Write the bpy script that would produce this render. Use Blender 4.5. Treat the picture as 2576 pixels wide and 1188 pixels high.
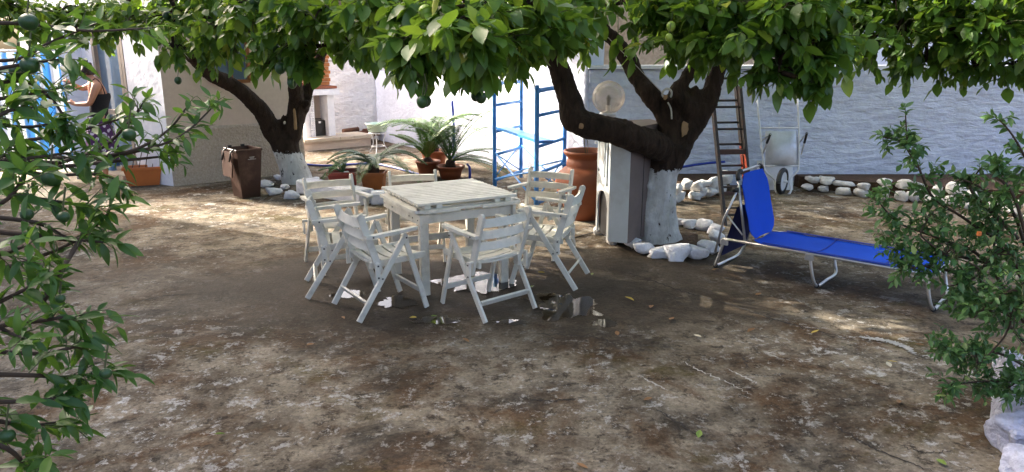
import bpy, bmesh, math, random
import numpy as np
from mathutils import Vector, Matrix, Euler, noise as mnoise
R = math.radians
random.seed(7); rng = np.random.default_rng(7)
for o in list(bpy.data.objects): bpy.data.objects.remove(o)
S = bpy.context.scene
COL = S.collection

# ------------------------------------------------------------------ camera
FPX, YH, CAMH = 1860.0, 120.0, 1.97          # focal length and horizon in 2576 px wide pixels, eye height
PITCH = math.atan((594 - YH) / FPX)
cam_d = bpy.data.cameras.new('camera'); cam = bpy.data.objects.new('camera', cam_d); COL.objects.link(cam)
cam_d.sensor_width = 36; cam_d.lens = 36 * FPX / 2576; cam_d.clip_start = 0.05; cam_d.clip_end = 800
cam.location = (0, 0, CAMH); cam.rotation_euler = (R(90) - PITCH, 0, 0)
S.camera = cam
S.render.resolution_x, S.render.resolution_y = 1024, 472

# ------------------------------------------------------------------ sky, sun, exposure
SUN_V = Vector((-0.88, 0.47, 0)).normalized(); SUN_EL = R(31)
SUN_V = Vector((SUN_V.x * math.cos(SUN_EL), SUN_V.y * math.cos(SUN_EL), math.sin(SUN_EL)))
W = bpy.data.worlds.new('World'); S.world = W; W.use_nodes = True
wn = W.node_tree; bg = wn.nodes['Background']
sky = wn.nodes.new('ShaderNodeTexSky'); sky.sky_type = 'NISHITA'; sky.sun_disc = False
sky.dust_density = 8.0; sky.ozone_density = 0.0; sky.air_density = 0.62; sky.sun_elevation = SUN_EL; sky.sun_rotation = math.atan2(SUN_V.x, SUN_V.y)
wn.links.new(sky.outputs[0], bg.inputs[0]); bg.inputs[1].default_value = 0.15
sun_d = bpy.data.lights.new('sun', 'SUN'); sun_d.energy = 2.2; sun_d.angle = R(0.5); sun_d.color = (1, 0.94, 0.84)
sun = bpy.data.objects.new('sun', sun_d); COL.objects.link(sun); sun.location = (0, 0, 30)
sun.rotation_euler = (-SUN_V).to_track_quat('-Z', 'Y').to_euler()
S.view_settings.view_transform = 'Standard'; S.view_settings.look = 'None'
S.view_settings.exposure = 2.6; S.view_settings.gamma = 1

# ------------------------------------------------------------------ pixel helpers (2576 x 1188 picture)
def _ray(x, y):
    a = (x - 1288) / FPX; b = (594 - y) / FPX
    return Vector((a, math.cos(PITCH) + b * math.sin(PITCH), -math.sin(PITCH) + b * math.cos(PITCH)))
def G(x, y, h=0.0):
    d = _ray(x, y); t = (h - CAMH) / d.z
    return Vector((d.x * t, d.y * t, h))
def P(x, y, Y):
    d = _ray(x, y); t = Y / d.y
    return Vector((d.x * t, Y, CAMH + d.z * t))
def proj(v):
    x, y, z = v[0], v[1], v[2] - CAMH
    zc = y * math.cos(PITCH) - z * math.sin(PITCH)
    if zc < 0.05: return None
    yc = y * math.sin(PITCH) + z * math.cos(PITCH)
    return 1288 + FPX * x / zc, 594 - FPX * yc / zc, zc

# ------------------------------------------------------------------ materials
MATS = {}
class NT:
    def __init__(s, name):
        m = bpy.data.materials.new(name); m.use_nodes = True; s.m = m; s.t = m.node_tree; s.n = s.t.nodes
        s.b = s.n['Principled BSDF']; s.out = s.n['Material Output']
    def N(s, t, **k):
        n = s.n.new(t)
        for a, b in k.items(): setattr(n, a, b)
        return n
    def L(s, a, b): s.t.links.new(a, b)
    def pos(s, scale=(1, 1, 1), obj=False):
        src = s.N('ShaderNodeTexCoord').outputs['Object'] if obj else s.N('ShaderNodeNewGeometry').outputs['Position']
        mp = s.N('ShaderNodeMapping'); mp.inputs['Scale'].default_value = scale; s.L(src, mp.inputs[0]); return mp.outputs[0]
    def noise(s, v, scale, detail=5, rough=.6, dist=0):
        n = s.N('ShaderNodeTexNoise'); n.inputs['Scale'].default_value = scale; n.inputs['Detail'].default_value = detail
        n.inputs['Roughness'].default_value = rough; n.inputs['Distortion'].default_value = dist; s.L(v, n.inputs['Vector']); return n.outputs[0]
    def ramp(s, f, a, b, c0=(0, 0, 0, 1), c1=(1, 1, 1, 1)):
        r = s.N('ShaderNodeValToRGB'); r.color_ramp.elements[0].position = a; r.color_ramp.elements[1].position = b
        r.color_ramp.elements[0].color = c0; r.color_ramp.elements[1].color = c1; s.L(f, r.inputs[0]); return r.outputs[0]
    def mix(s, f, a, b, mode='MIX'):
        n = s.N('ShaderNodeMix', data_type='RGBA', blend_type=mode)
        for v, i in ((f, 0), (a, 6), (b, 7)):
            if hasattr(v, 'links') or hasattr(v, 'is_linked'): s.L(v, n.inputs[i])
            elif i == 0: n.inputs[0].default_value = v
            else: n.inputs[i].default_value = (*v, 1)
        return n.outputs[2]
    def math(s, op, a, b=0, c=None):
        n = s.N('ShaderNodeMath', operation=op)
        for i, v in enumerate((a, b) if c is None else (a, b, c)):
            if hasattr(v, 'is_linked'): s.L(v, n.inputs[i])
            else: n.inputs[i].default_value = v
        return n.outputs[0]
    def bump(s, h, strength=.4, dist=.01):
        n = s.N('ShaderNodeBump'); n.inputs['Strength'].default_value = strength; n.inputs['Distance'].default_value = dist
        s.L(h, n.inputs['Height']); s.L(n.outputs[0], s.b.inputs['Normal'])
    def col(s, c): s.L(c, s.b.inputs['Base Color'])

def plain(name, c, rough=.6, metal=0, var=.25, scale=9, bump=.15, bscale=40, dirt=None, dirt_amt=.5, spec=.5, obj=False, bdist=.004):
    """painted / worn surface: noise-varied colour, fine relief, optional dirt blotches"""
    t = NT(name); v = t.pos(obj=obj)
    n = t.noise(v, scale, 6, .65)
    c0 = tuple(x * (1 - var) for x in c); c1 = tuple(min(1, x * (1 + var * .6)) for x in c)
    colr = t.mix(t.ramp(n, .3, .7), c0, c1)
    if dirt:
        colr = t.mix(t.math('MULTIPLY', t.ramp(t.noise(v, scale * .6, 8, .72), .52, .68), dirt_amt), colr, dirt)
    t.col(colr); t.b.inputs['Roughness'].default_value = rough; t.b.inputs['Metallic'].default_value = metal
    t.b.inputs['Specular IOR Level'].default_value = spec
    if bump: t.bump(t.noise(v, bscale, 4, .6), bump, bdist)
    MATS[name] = t.m; return t.m

# ------------------------------------------------------------------ mesh builder
class MB:
    def __init__(s): s.v = []; s.f = []; s.sm = []
    def add(s, vs, fs, smooth=False):
        o = len(s.v); s.v += [tuple(v) for v in vs]; s.f += [tuple(i + o for i in f) for f in fs]; s.sm += [smooth] * len(fs); return s
    def box(s, c, size, rz=0, ch=0.0):
        c = Vector(c); hx, hy, hz = (q / 2 for q in size)
        return s.beam(c - Vector((0, 0, hz)), c + Vector((0, 0, hz)), 2 * hx, 2 * hy, side=Vector((math.cos(rz), math.sin(rz), 0)), ch=ch)
    def beam(s, p0, p1, w, h, side=None, ch=0.0, w1=None, h1=None):
        """bar from p0 to p1; w along 'side', h across; chamfered long edges"""
        p0, p1 = Vector(p0), Vector(p1); d = (p1 - p0).normalized()
        if side is None: side = d.cross(Vector((0, 0, 1)))
        if side.length < 1e-4: side = Vector((1, 0, 0))
        side = (side - d * side.dot(d)).normalized(); up = side.cross(d).normalized()
        w1 = w if w1 is None else w1; h1 = h if h1 is None else h1
        vs = []
        for p, a, b in ((p0, w / 2, h / 2), (p1, w1 / 2, h1 / 2)):
            if ch > 0: q = [(a, -b + ch), (a, b - ch), (a - ch, b), (-a + ch, b), (-a, b - ch), (-a, -b + ch), (-a + ch, -b), (a - ch, -b)]
            else: q = [(a, -b), (a, b), (-a, b), (-a, -b)]
            vs += [p + side * x + up * y for x, y in q]
        n = len(vs) // 2
        fs = [(i, (i + 1) % n, n + (i + 1) % n, n + i) for i in range(n)] + [tuple(range(n - 1, -1, -1)), tuple(range(n, 2 * n))]
        return s.add(vs, fs)
    def sweep(s, pts, w, h, side, ch=0.0):
        """ribbon-like bar through points, fixed side vector"""
        pts = [Vector(p) for p in pts]; side = Vector(side).normalized(); vs = []; m = 4
        for i, p in enumerate(pts):
            d = (pts[min(i + 1, len(pts) - 1)] - pts[max(i - 1, 0)]).normalized(); up = side.cross(d).normalized(); sd = d.cross(up).normalized()
            vs += [p + sd * a + up * b for a, b in ((w / 2, -h / 2), (w / 2, h / 2), (-w / 2, h / 2), (-w / 2, -h / 2))]
        fs = []
        for i in range(len(pts) - 1):
            for k in range(m): fs.append((i * m + k, i * m + (k + 1) % m, (i + 1) * m + (k + 1) % m, (i + 1) * m + k))
        fs += [(3, 2, 1, 0), tuple(len(vs) - 4 + k for k in range(4))]
        return s.add(vs, fs)
    def tube(s, pts, r, n=8, caps=True):
        pts = [Vector(p) for p in pts]; k = len(pts); rs = r if hasattr(r, '__len__') else [r] * k
        vs = []; prev = None
        for i, p in enumerate(pts):
            d = (pts[min(i + 1, k - 1)] - pts[max(i - 1, 0)])
            d = d.normalized() if d.length > 1e-9 else Vector((0, 0, 1))
            if prev is None:
                a = d.cross(Vector((0, 0, 1)))
                if a.length < .05: a = d.cross(Vector((0, 1, 0)))
                a.normalize()
            else:
                a = prev - d * prev.dot(d)
                a = a.normalized() if a.length > 1e-6 else d.orthogonal().normalized()
            b = d.cross(a); prev = a
            vs += [p + (a * math.cos(2 * math.pi * j / n) + b * math.sin(2 * math.pi * j / n)) * rs[i] for j in range(n)]
        fs = []
        for i in range(k - 1):
            for j in range(n): fs.append((i * n + j, i * n + (j + 1) % n, (i + 1) * n + (j + 1) % n, (i + 1) * n + j))
        s.add(vs, fs, True)
        if caps:
            o = len(s.v) - len(vs)
            s.f += [tuple(o + j for j in range(n - 1, -1, -1)), tuple(o + (k - 1) * n + j for j in range(n))]; s.sm += [False, False]
        return s
    def lathe(s, prof, c=(0, 0, 0), n=28):
        c = Vector(c); vs = []; fs = []
        for r, z in prof: vs += [c + Vector((r * math.cos(2 * math.pi * j / n), r * math.sin(2 * math.pi * j / n), z)) for j in range(n)]
        for i in range(len(prof) - 1):
            for j in range(n): fs.append((i * n + j, i * n + (j + 1) % n, (i + 1) * n + (j + 1) % n, (i + 1) * n + j))
        return s.add(vs, fs, True)
    def prism(s, poly, z0, z1):
        n = len(poly); vs = [(p[0], p[1], z0) for p in poly] + [(p[0], p[1], z1) for p in poly]
        fs = [(i, (i + 1) % n, n + (i + 1) % n, n + i) for i in range(n)] + [tuple(range(n - 1, -1, -1)), tuple(range(n, 2 * n))]
        return s.add(vs, fs)
    def rock(s, c, size, seed=0, sub=2, rough=.28, rz=0, flat=.0):
        bm = bmesh.new(); bmesh.ops.create_icosphere(bm, subdivisions=sub, radius=1)
        rr = random.Random(int(seed * 1000) + 7); planes = [(Vector((rr.gauss(0, 1), rr.gauss(0, 1), rr.gauss(0, 1))).normalized(), rr.uniform(.62, .9)) for _ in range(9)] if sub > 2 else []
        cz, sz = math.cos(rz), math.sin(rz); off = Vector((seed * 3.17, seed * 1.3, seed * .7)); vs = []
        for v in bm.verts:
            p = v.co.copy()
            p = Vector([math.copysign(abs(q) ** .62, q) for q in p])
            k = 1 + rough * mnoise.noise(p * 1.1 + off) + rough * .5 * mnoise.noise(p * 2.7 + off) + rough * .2 * mnoise.noise(p * 6 + off) + (rough * .09 * mnoise.noise(p * 15 + off) if sub > 2 else 0)
            p = p * k * .82
            for pn, pd in planes:
                e = p.dot(pn) - pd * .85
                if e > 0: p = p - pn * e * .9
            p = Vector((p.x * size[0] / 2, p.y * size[1] / 2, p.z * size[2] / 2))
            vs.append(Vector(c) + Vector((p.x * cz - p.y * sz, p.x * sz + p.y * cz, p.z)))
        fs = [[v.index for v in f.verts] for f in bm.faces]; bm.free()
        return s.add(vs, fs, sub == 3)
    def build(s, name, mat, parent=None, world=False, kind=None):
        me = bpy.data.meshes.new(name); vs = s.v
        if world and parent is not None:
            M = root_matrix(parent).inverted(); vs = [tuple(M @ Vector(v)) for v in vs]
        me.from_pydata(vs, [], s.f); me.polygons.foreach_set('use_smooth', s.sm); me.update()
        return link(name, me, mat, parent, kind)

def link(name, me, mat=None, parent=None, kind=None):
    if mat is not None and not me.materials: me.materials.append(MATS[mat] if isinstance(mat, str) else mat)
    o = bpy.data.objects.new(name, me); COL.objects.link(o)
    if parent is not None: o.parent = parent
    if kind: o['kind'] = kind
    return o
def root_matrix(o):
    M = Matrix.Identity(4)
    while o is not None:
        M = Matrix.LocRotScale(o.location, o.rotation_euler, o.scale) @ M; o = o.parent
    return M
def tag(o, label, cat, group=None):
    o['label'] = label; o['category'] = cat
    if group: o['group'] = group
    return o
def thing(name, label, cat, loc=(0, 0, 0), rz=0, group=None):
    o = bpy.data.objects.new(name, None); COL.objects.link(o); o.empty_display_size = .2
    o.location = loc; o.rotation_euler = (0, 0, rz)
    return tag(o, label, cat, group)
def dup(root, loc, rz, label):
    r = root.copy(); COL.objects.link(r); r.location = loc; r.rotation_euler = (0, 0, rz); r['label'] = label
    def rec(a, b):
        for ch in a.children:
            c = ch.copy(); COL.objects.link(c); c.parent = b; rec(ch, c)
    rec(root, r); return r
def smoothpts(pts, k=4):
    """Catmull-Rom through points"""
    pts = [Vector(p) for p in pts]; out = []
    for i in range(len(pts) - 1):
        p0 = pts[max(i - 1, 0)]; p1 = pts[i]; p2 = pts[i + 1]; p3 = pts[min(i + 2, len(pts) - 1)]
        for j in range(k):
            t = j / k
            out.append(.5 * ((2 * p1) + (p2 - p0) * t + (2 * p0 - 5 * p1 + 4 * p2 - p3) * t * t + (3 * p1 - p0 - 3 * p2 + p3) * t ** 3))
    out.append(pts[-1]); return out
def lerpl(a, k):
    """resample list of radii to smoothpts length"""
    out = []
    for i in range(len(a) - 1):
        for j in range(k): out.append(a[i] + (a[i + 1] - a[i]) * j / k)
    return out + [a[-1]]
# ================================================================== materials
def make_ground_mat():
    t = NT('yard_concrete'); v = t.pos()
    base = t.mix(t.ramp(t.noise(v, 2.6, 9, .68, .3), .34, .68), (.10, .08, .056), (.35, .30, .23))
    def lay(f, amt, c, prev): return t.mix(t.math('MULTIPLY', f, amt), prev, c)
    # rusty brown washes
    c = lay(t.ramp(t.noise(v, 1.25, 10, .72, .5), .475, .58), .85, (.088, .046, .018), base)
    c = lay(t.ramp(t.noise(t.pos((1.7, 1.7, 1)), 2.1, 10, .74, .3), .54, .64), .8, (.052, .033, .018), c)
    # grey-black mould
    c = lay(t.ramp(t.noise(t.pos((1, 1.2, 1)), 1.0, 11, .75, .4), .5, .62), .85, (.042, .038, .032), c)
    c = lay(t.ramp(t.noise(v, 7.5, 10, .82, .2), .53, .60), .85, (.028, .022, .016), c)
    # yellow-green moss
    c = lay(t.ramp(t.noise(t.pos((.8, 1.1, 1.3)), 1.2, 10, .75, .3), .545, .63), .8, (.07, .055, .012), c)
    # pale lime flecks
    f1 = t.ramp(t.noise(v, 4.5, 12, .8, .25), .565, .60); f2 = t.ramp(t.noise(v, 11, 10, .78), .56, .60)
    f3 = t.ramp(t.noise(v, .7, 5, .55), .34, .52)
    c = lay(t.math('MULTIPLY', f1, f3), .9, (.43, .42, .40), c)
    c = lay(t.math('MULTIPLY', f2, f3), .75, (.42, .405, .38), c)
    # wet zone round the table, stretched left to paint in the shade there
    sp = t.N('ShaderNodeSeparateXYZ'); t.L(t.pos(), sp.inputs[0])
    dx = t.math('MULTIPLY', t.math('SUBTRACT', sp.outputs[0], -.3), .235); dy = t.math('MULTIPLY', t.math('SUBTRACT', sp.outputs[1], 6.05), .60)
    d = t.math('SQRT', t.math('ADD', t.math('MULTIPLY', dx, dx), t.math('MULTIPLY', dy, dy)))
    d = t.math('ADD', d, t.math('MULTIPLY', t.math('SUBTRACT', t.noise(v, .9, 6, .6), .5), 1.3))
    wet_shade = t.ramp(d, .42, 1.0, (1, 1, 1, 1), (0, 0, 0, 1))
    c = t.mix(t.math('MULTIPLY', wet_shade, .88), c, (.042, .031, .021), 'MIX')
    c = t.mix(1.0, c, t.ramp(t.noise(t.pos((1, 1.25, 1)), .55, 7, .62, .6), .36, .62, (.52, .50, .46, 1), (1.12, 1.10, 1.06, 1)), 'MULTIPLY')
    grain = t.noise(v, 42, 6, .75)
    c = t.mix(.8, c, t.ramp(grain, .3, .7, (.4, .4, .4, 1), (1.5, 1.5, 1.5, 1)), 'MULTIPLY')
    t.col(c)
    rg = t.math('SUBTRACT', .92, t.math('MULTIPLY', wet_shade, .3)); t.L(rg, t.b.inputs['Roughness'])
    t.b.inputs['Specular IOR Level'].default_value = .16
    h = t.math('ADD', t.math('MULTIPLY', grain, .5), t.noise(v, 7, 8, .7)); t.bump(h, .55, .012)
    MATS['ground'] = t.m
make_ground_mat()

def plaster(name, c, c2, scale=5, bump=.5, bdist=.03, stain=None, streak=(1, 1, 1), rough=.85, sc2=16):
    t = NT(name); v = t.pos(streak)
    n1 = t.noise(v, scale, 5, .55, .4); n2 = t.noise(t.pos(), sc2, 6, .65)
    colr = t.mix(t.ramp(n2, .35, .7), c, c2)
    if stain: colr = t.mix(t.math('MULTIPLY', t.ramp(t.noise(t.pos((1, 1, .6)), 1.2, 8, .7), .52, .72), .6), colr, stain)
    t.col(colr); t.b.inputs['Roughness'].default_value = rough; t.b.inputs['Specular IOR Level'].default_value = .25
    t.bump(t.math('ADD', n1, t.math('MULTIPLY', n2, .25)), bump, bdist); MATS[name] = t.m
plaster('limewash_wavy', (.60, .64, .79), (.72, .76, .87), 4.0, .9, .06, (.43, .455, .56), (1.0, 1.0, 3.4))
plaster('limewash', (.74, .75, .80), (.84, .85, .88), 6, .5, .03, (.64, .65, .70))
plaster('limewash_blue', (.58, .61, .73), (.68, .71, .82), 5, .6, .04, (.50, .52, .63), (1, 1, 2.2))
plaster('planter_rock', (.42, .43, .53), (.66, .67, .78), 12, 1.0, .05, (.20, .19, .20), (1, 1, 1), .85)
plaster('limewash_stone', (.74, .74, .76), (.85, .85, .86), 9, 1.0, .06, None, (1, 1, 1.7))
plaster('beige_render', (.60, .48, .39), (.66, .54, .44), 3, .12, .01, (.56, .45, .36))
plaster('rough_dado', (.42, .345, .265), (.58, .495, .40), 22, 1.0, .03, None, (1, 1, 1), .9, 40)
plaster('rubble', (.34, .27, .20), (.46, .38, .29), 5, .9, .06, (.22, .17, .13))
plaster('white_rock', (.66, .66, .69), (.82, .82, .84), 9, .9, .04, (.36, .33, .31), (1, 1, 1), .8)
plaster('grey_rock', (.50, .48, .45), (.72, .70, .67), 9, .8, .03, (.26, .23, .19))
plaster('soil', (.055, .032, .018), (.10, .06, .035), 18, 1, .04)
plaster('slab_stone', (.52, .43, .32), (.62, .53, .42), 8, .3, .015, (.40, .32, .23))
plain('white_wood', (.68, .65, .56), .45, var=.14, scale=7, bump=.3, bscale=26, dirt=(.36, .33, .25), dirt_amt=.6, obj=True)
plain('grey_paint', (.50, .53, .53), .5, var=.10, scale=4, bump=.12, bscale=22, dirt=(.36, .35, .32), dirt_amt=.5)
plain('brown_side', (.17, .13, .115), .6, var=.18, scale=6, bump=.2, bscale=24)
plain('dark_inside', (.012, .011, .011), .8, var=.2)
plain('screw', (.06, .055, .05), .4, .7)
plain('blue_paint', (.05, .26, .66), .38, var=.15, scale=6, bump=.1, dirt=(.04, .08, .2), dirt_amt=.5)
plain('blue_hose', (.01, .035, .32), .4, var=.1)
plain('blue_fabric', (.004, .07, .55), .75, var=.10, scale=3, bump=.4, bscale=160, bdist=.002, spec=.2)
plain('hem_fabric', (.002, .025, .28), .8, var=.15, bump=.4, bscale=160, bdist=.002)
plain('navy_fabric', (.006, .012, .09), .8, var=.1, bump=.4, bscale=160, bdist=.002)
plain('aluminium', (.62, .62, .62), .36, .85, var=.12, scale=14)
plain('black_plastic', (.012, .012, .013), .45, var=.2)
plain('terracotta', (.28, .075, .025), .55, var=.18, scale=4, bump=.2, dirt=(.13, .04, .02), dirt_amt=.5)
plain('orange_plastic', (.52, .145, .03), .5, var=.08, scale=3, bump=.05, dirt=(.36, .1, .03), dirt_amt=.35)
plain('orange_clay', (.40, .12, .02), .5, var=.2, scale=6, bump=.2, dirt=(.2, .06, .02), dirt_amt=.6)
plain('red_plastic', (.25, .025, .012), .45, var=.14, scale=5, bump=.05)
plain('brown_plastic', (.05, .02, .011), .45, var=.14, scale=6, bump=.1, dirt=(.2, .12, .08), dirt_amt=.35)
plain('print', (.45, .42, .4), .6, var=.05, bump=0)
plain('ladder_metal', (.06, .056, .053), .55, .3, var=.35, scale=18, dirt=(.16, .06, .03), dirt_amt=.6)
plain('ladder_red', (.38, .055, .02), .55, var=.25, scale=14)
plain('ladder_wood', (.085, .045, .035), .7, var=.3, scale=14)
plain('white_metal', (.68, .69, .71), .4, .1, var=.1, scale=10, dirt=(.45, .42, .38), dirt_amt=.5)
plain('galvanised', (.50, .51, .54), .4, .55, var=.14, scale=8, dirt=(.36, .34, .31), dirt_amt=.5)
plain('brick', (.16, .07, .035), .85, var=.35, scale=7, bump=.6, bdist=.01)
plain('orange_brick', (.42, .16, .05), .85, var=.3, scale=9, bump=.6, bdist=.01)
plain('log', (.10, .035, .02), .9, var=.5, scale=12, bump=.8, bdist=.02)
plain('basin_green', (.42, .55, .47), .35, var=.06, scale=6)
plain('cut_wood', (.33, .20, .09), .7, var=.2, scale=18)
plain('rope', (.50, .48, .43), .9, var=.15, scale=60, bump=.8, bscale=120)
plain('lamp_metal', (.25, .25, .25), .4, .6)
plain('bulb', (.16, .16, .155), .3, var=.02, bump=0)
plain('door_frame', (.30, .25, .20), .5, var=.12)
plain('white_door', (.66, .69, .77), .4, var=.04, scale=3)
plain('door_glass', (.12, .18, .25), .06, var=.08, scale=2, bump=0)
plain('brown_frame', (.24, .09, .025), .5, var=.25)
plain('skin', (.50, .235, .135), .5, var=.06, scale=14, bump=.05)
plain('hair', (.022, .012, .009), .55, var=.4, scale=40, bump=.8, bscale=90)
plain('black_cloth', (.010, .009, .011), .9, var=.2)
plain('water_tank', (.05, .13, .25), .5)
plain('crack', (.028, .023, .018), .95, var=.3)
plain('lime_mark', (.42, .40, .36), .9, var=.3, scale=18, bump=.3, dirt=(.2, .15, .10), dirt_amt=.95)
plain('dry_leaf_yellow', (.50, .36, .05), .6, var=.25)
plain('dry_leaf_brown', (.22, .11, .04), .7, var=.3)
plain('dry_leaf_pale', (.55, .50, .36), .6, var=.15)
plain('dry_leaf_green', (.16, .24, .03), .5, var=.25)
plain('twig', (.05, .032, .02), .85, var=.3)
plain('green_twig', (.075, .085, .03), .7, var=.3)
plain('frond', (.07, .17, .018), .45, var=.35, scale=5, bump=0)
plain('frond_dark', (.04, .105, .018), .45, var=.3, scale=5, bump=0)
plain('frond_bright', (.10, .20, .02), .45, var=.25, scale=5, bump=0)
plain('cycad_trunk', (.05, .025, .015), .9, var=.5, scale=30, bump=1, bdist=.02)
plain('roof_tile', (.32, .13, .07), .8, var=.25)

def make_special():
    # bark with limewash on the lower trunk (object z)
    t = NT('bark'); v = t.pos((1, 1, .35)); n = t.noise(v, 16, 8, .72, .5)
    bark = t.mix(t.ramp(n, .3, .75), (.010, .0065, .004), (.065, .040, .026))
    vp = t.pos(); sp = t.N('ShaderNodeSeparateXYZ'); t.L(vp, sp.inputs[0])
    z = t.math('ADD', sp.outputs[2], t.math('MULTIPLY', t.math('SUBTRACT', t.noise(vp, 12, 7, .75), .5), .3))
    at = t.N('ShaderNodeAttribute', attribute_type='OBJECT', attribute_name='paint_top')
    m = t.math('LESS_THAN', z, at.outputs['Fac'])
    bare = t.ramp(t.noise(t.pos((1, 1, .5)), 11, 7, .7), .60, .64)
    m = t.math('MULTIPLY', m, t.math('SUBTRACT', 1, bare))
    white = t.mix(t.ramp(t.noise(vp, 7, 6, .7), .4, .7), (.58, .57, .54), (.78, .775, .75))
    t.col(t.mix(m, bark, white)); t.b.inputs['Roughness'].default_value = .85; t.b.inputs['Specular IOR Level'].default_value = .2
    t.bump(n, 1.0, .04); MATS['bark'] = t.m
    # leaves
    def leaf(name, c0, c1, c2, trans, tf=.34):
        t = NT(name); at = t.N('ShaderNodeAttribute', attribute_name='tint')
        r = t.N('ShaderNodeValToRGB'); e = r.color_ramp.elements; e[0].position = 0; e[0].color = (*c0, 1); e[1].position = 1; e[1].color = (*c2, 1)
        m = e.new(.7); m.color = (*c1, 1); t.L(at.outputs['Fac'], r.inputs[0])
        n = t.noise(t.pos(), 35, 3, .6); c = t.mix(.5, r.outputs[0], t.ramp(n, .3, .7, (.75, .75, .75, 1), (1.2, 1.2, 1.2, 1)), 'MULTIPLY')
        t.col(c); t.b.inputs['Roughness'].default_value = .38; t.b.inputs['Specular IOR Level'].default_value = .45
        tr = t.N('ShaderNodeBsdfTranslucent'); ct = t.mix(.6, c, trans); t.L(ct, tr.inputs[0])
        mx = t.N('ShaderNodeMixShader'); mx.inputs[0].default_value = tf; t.L(t.b.outputs[0], mx.inputs[1]); t.L(tr.outputs[0], mx.inputs[2])
        t.L(mx.outputs[0], t.out.inputs[0]); MATS[name] = t.m
    leaf('lemon_leaf', (.030, .085, .016), (.10, .205, .026), (.40, .43, .05), (.26, .42, .03), .4)
    leaf('mandarin_leaf', (.028, .085, .018), (.07, .16, .025), (.17, .27, .035), (.18, .34, .03), .34)
    leaf('shrub_leaf', (.04, .11, .035), (.09, .19, .055), (.22, .31, .09), (.18, .32, .06), .28)
    # fruit
    t = NT('green_fruit'); v = t.pos(); t.col(t.mix(t.ramp(t.noise(v, 14, 4), .3, .7), (.014, .045, .012), (.03, .085, .018)))
    t.b.inputs['Roughness'].default_value = .4; t.bump(t.noise(v, 160, 2), .35, .003); MATS['green_fruit'] = t.m
    t = NT('pale_fruit'); v = t.pos(); t.col(t.mix(t.ramp(t.noise(v, 14, 4), .3, .7), (.14, .25, .03), (.30, .38, .05)))
    t.b.inputs['Roughness'].default_value = .4; t.bump(t.noise(v, 160, 2), .35, .003); MATS['pale_fruit'] = t.m
    # puddle water: thin clear film, reflects by fresnel
    t = NT('puddle_water'); t.n.remove(t.b); gl = t.N('ShaderNodeBsdfGlossy'); gl.inputs['Roughness'].default_value = .015; gl.inputs[0].default_value = (1, 1, 1, 1)
    tr = t.N('ShaderNodeBsdfTransparent'); tr.inputs[0].default_value = (.86, .82, .76, 1)
    fr = t.N('ShaderNodeFresnel'); fr.inputs[0].default_value = 1.36; mx = t.N('ShaderNodeMixShader')
    t.L(fr.outputs[0], mx.inputs[0]); t.L(tr.outputs[0], mx.inputs[1]); t.L(gl.outputs[0], mx.inputs[2]); t.L(mx.outputs[0], t.out.inputs[0]); MATS['puddle'] = t.m
    # frosted acrylic globe
    t = NT('globe'); t.n.remove(t.b); tr = t.N('ShaderNodeBsdfTransparent'); tr.inputs[0].default_value = (.95, .9, .84, 1)
    df = t.N('ShaderNodeBsdfDiffuse'); df.inputs[0].default_value = (.50, .46, .41, 1); tl = t.N('ShaderNodeBsdfTranslucent'); tl.inputs[0].default_value = (.50, .46, .41, 1)
    a = t.N('ShaderNodeMixShader'); a.inputs[0].default_value = .5; t.L(df.outputs[0], a.inputs[1]); t.L(tl.outputs[0], a.inputs[2])
    lw = t.N('ShaderNodeLayerWeight'); lw.inputs[0].default_value = .35; k = t.math('ADD', t.math('MULTIPLY', lw.outputs[1], .65), .2)
    mx = t.N('ShaderNodeMixShader'); t.L(k, mx.inputs[0]); t.L(tr.outputs[0], mx.inputs[1]); t.L(a.outputs[0], mx.inputs[2])
    gs = t.N('ShaderNodeBsdfGlossy'); gs.inputs['Roughness'].default_value = .12; m2 = t.N('ShaderNodeMixShader'); m2.inputs[0].default_value = .05
    t.L(mx.outputs[0], m2.inputs[1]); t.L(gs.outputs[0], m2.inputs[2]); t.L(m2.outputs[0], t.out.inputs[0]); MATS['globe'] = t.m
    # striped cloth
    t = NT('striped_cloth'); sp = t.N('ShaderNodeSeparateXYZ'); t.L(t.pos(obj=True), sp.inputs[0])
    w = t.math('FRACT', t.math('MULTIPLY', sp.outputs[0], 5.2)); s1 = t.ramp(w, .45, .5)
    t.col(t.mix(s1, (.30, .55, .78), (.78, .80, .82))); t.b.inputs['Roughness'].default_value = .9
    tr = t.N('ShaderNodeBsdfTranslucent'); t.L(t.mix(s1, (.14, .42, .72), (.78, .80, .82)), tr.inputs[0])
    mx = t.N('ShaderNodeMixShader'); mx.inputs[0].default_value = .4; t.L(t.b.outputs[0], mx.inputs[1]); t.L(tr.outputs[0], mx.inputs[2]); t.L(mx.outputs[0], t.out.inputs[0]); MATS['striped_cloth'] = t.m
    # printed skirt
    t = NT('skirt'); v = t.N('ShaderNodeTexVoronoi'); v.inputs['Scale'].default_value = 14; t.L(t.pos(obj=True), v.inputs[0])
    t.col(t.mix(t.ramp(v.outputs[0], .38, .42), (.62, .55, .66), (.07, .02, .09))); t.b.inputs['Roughness'].default_value = .9; MATS['skirt'] = t.m
make_special()

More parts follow.
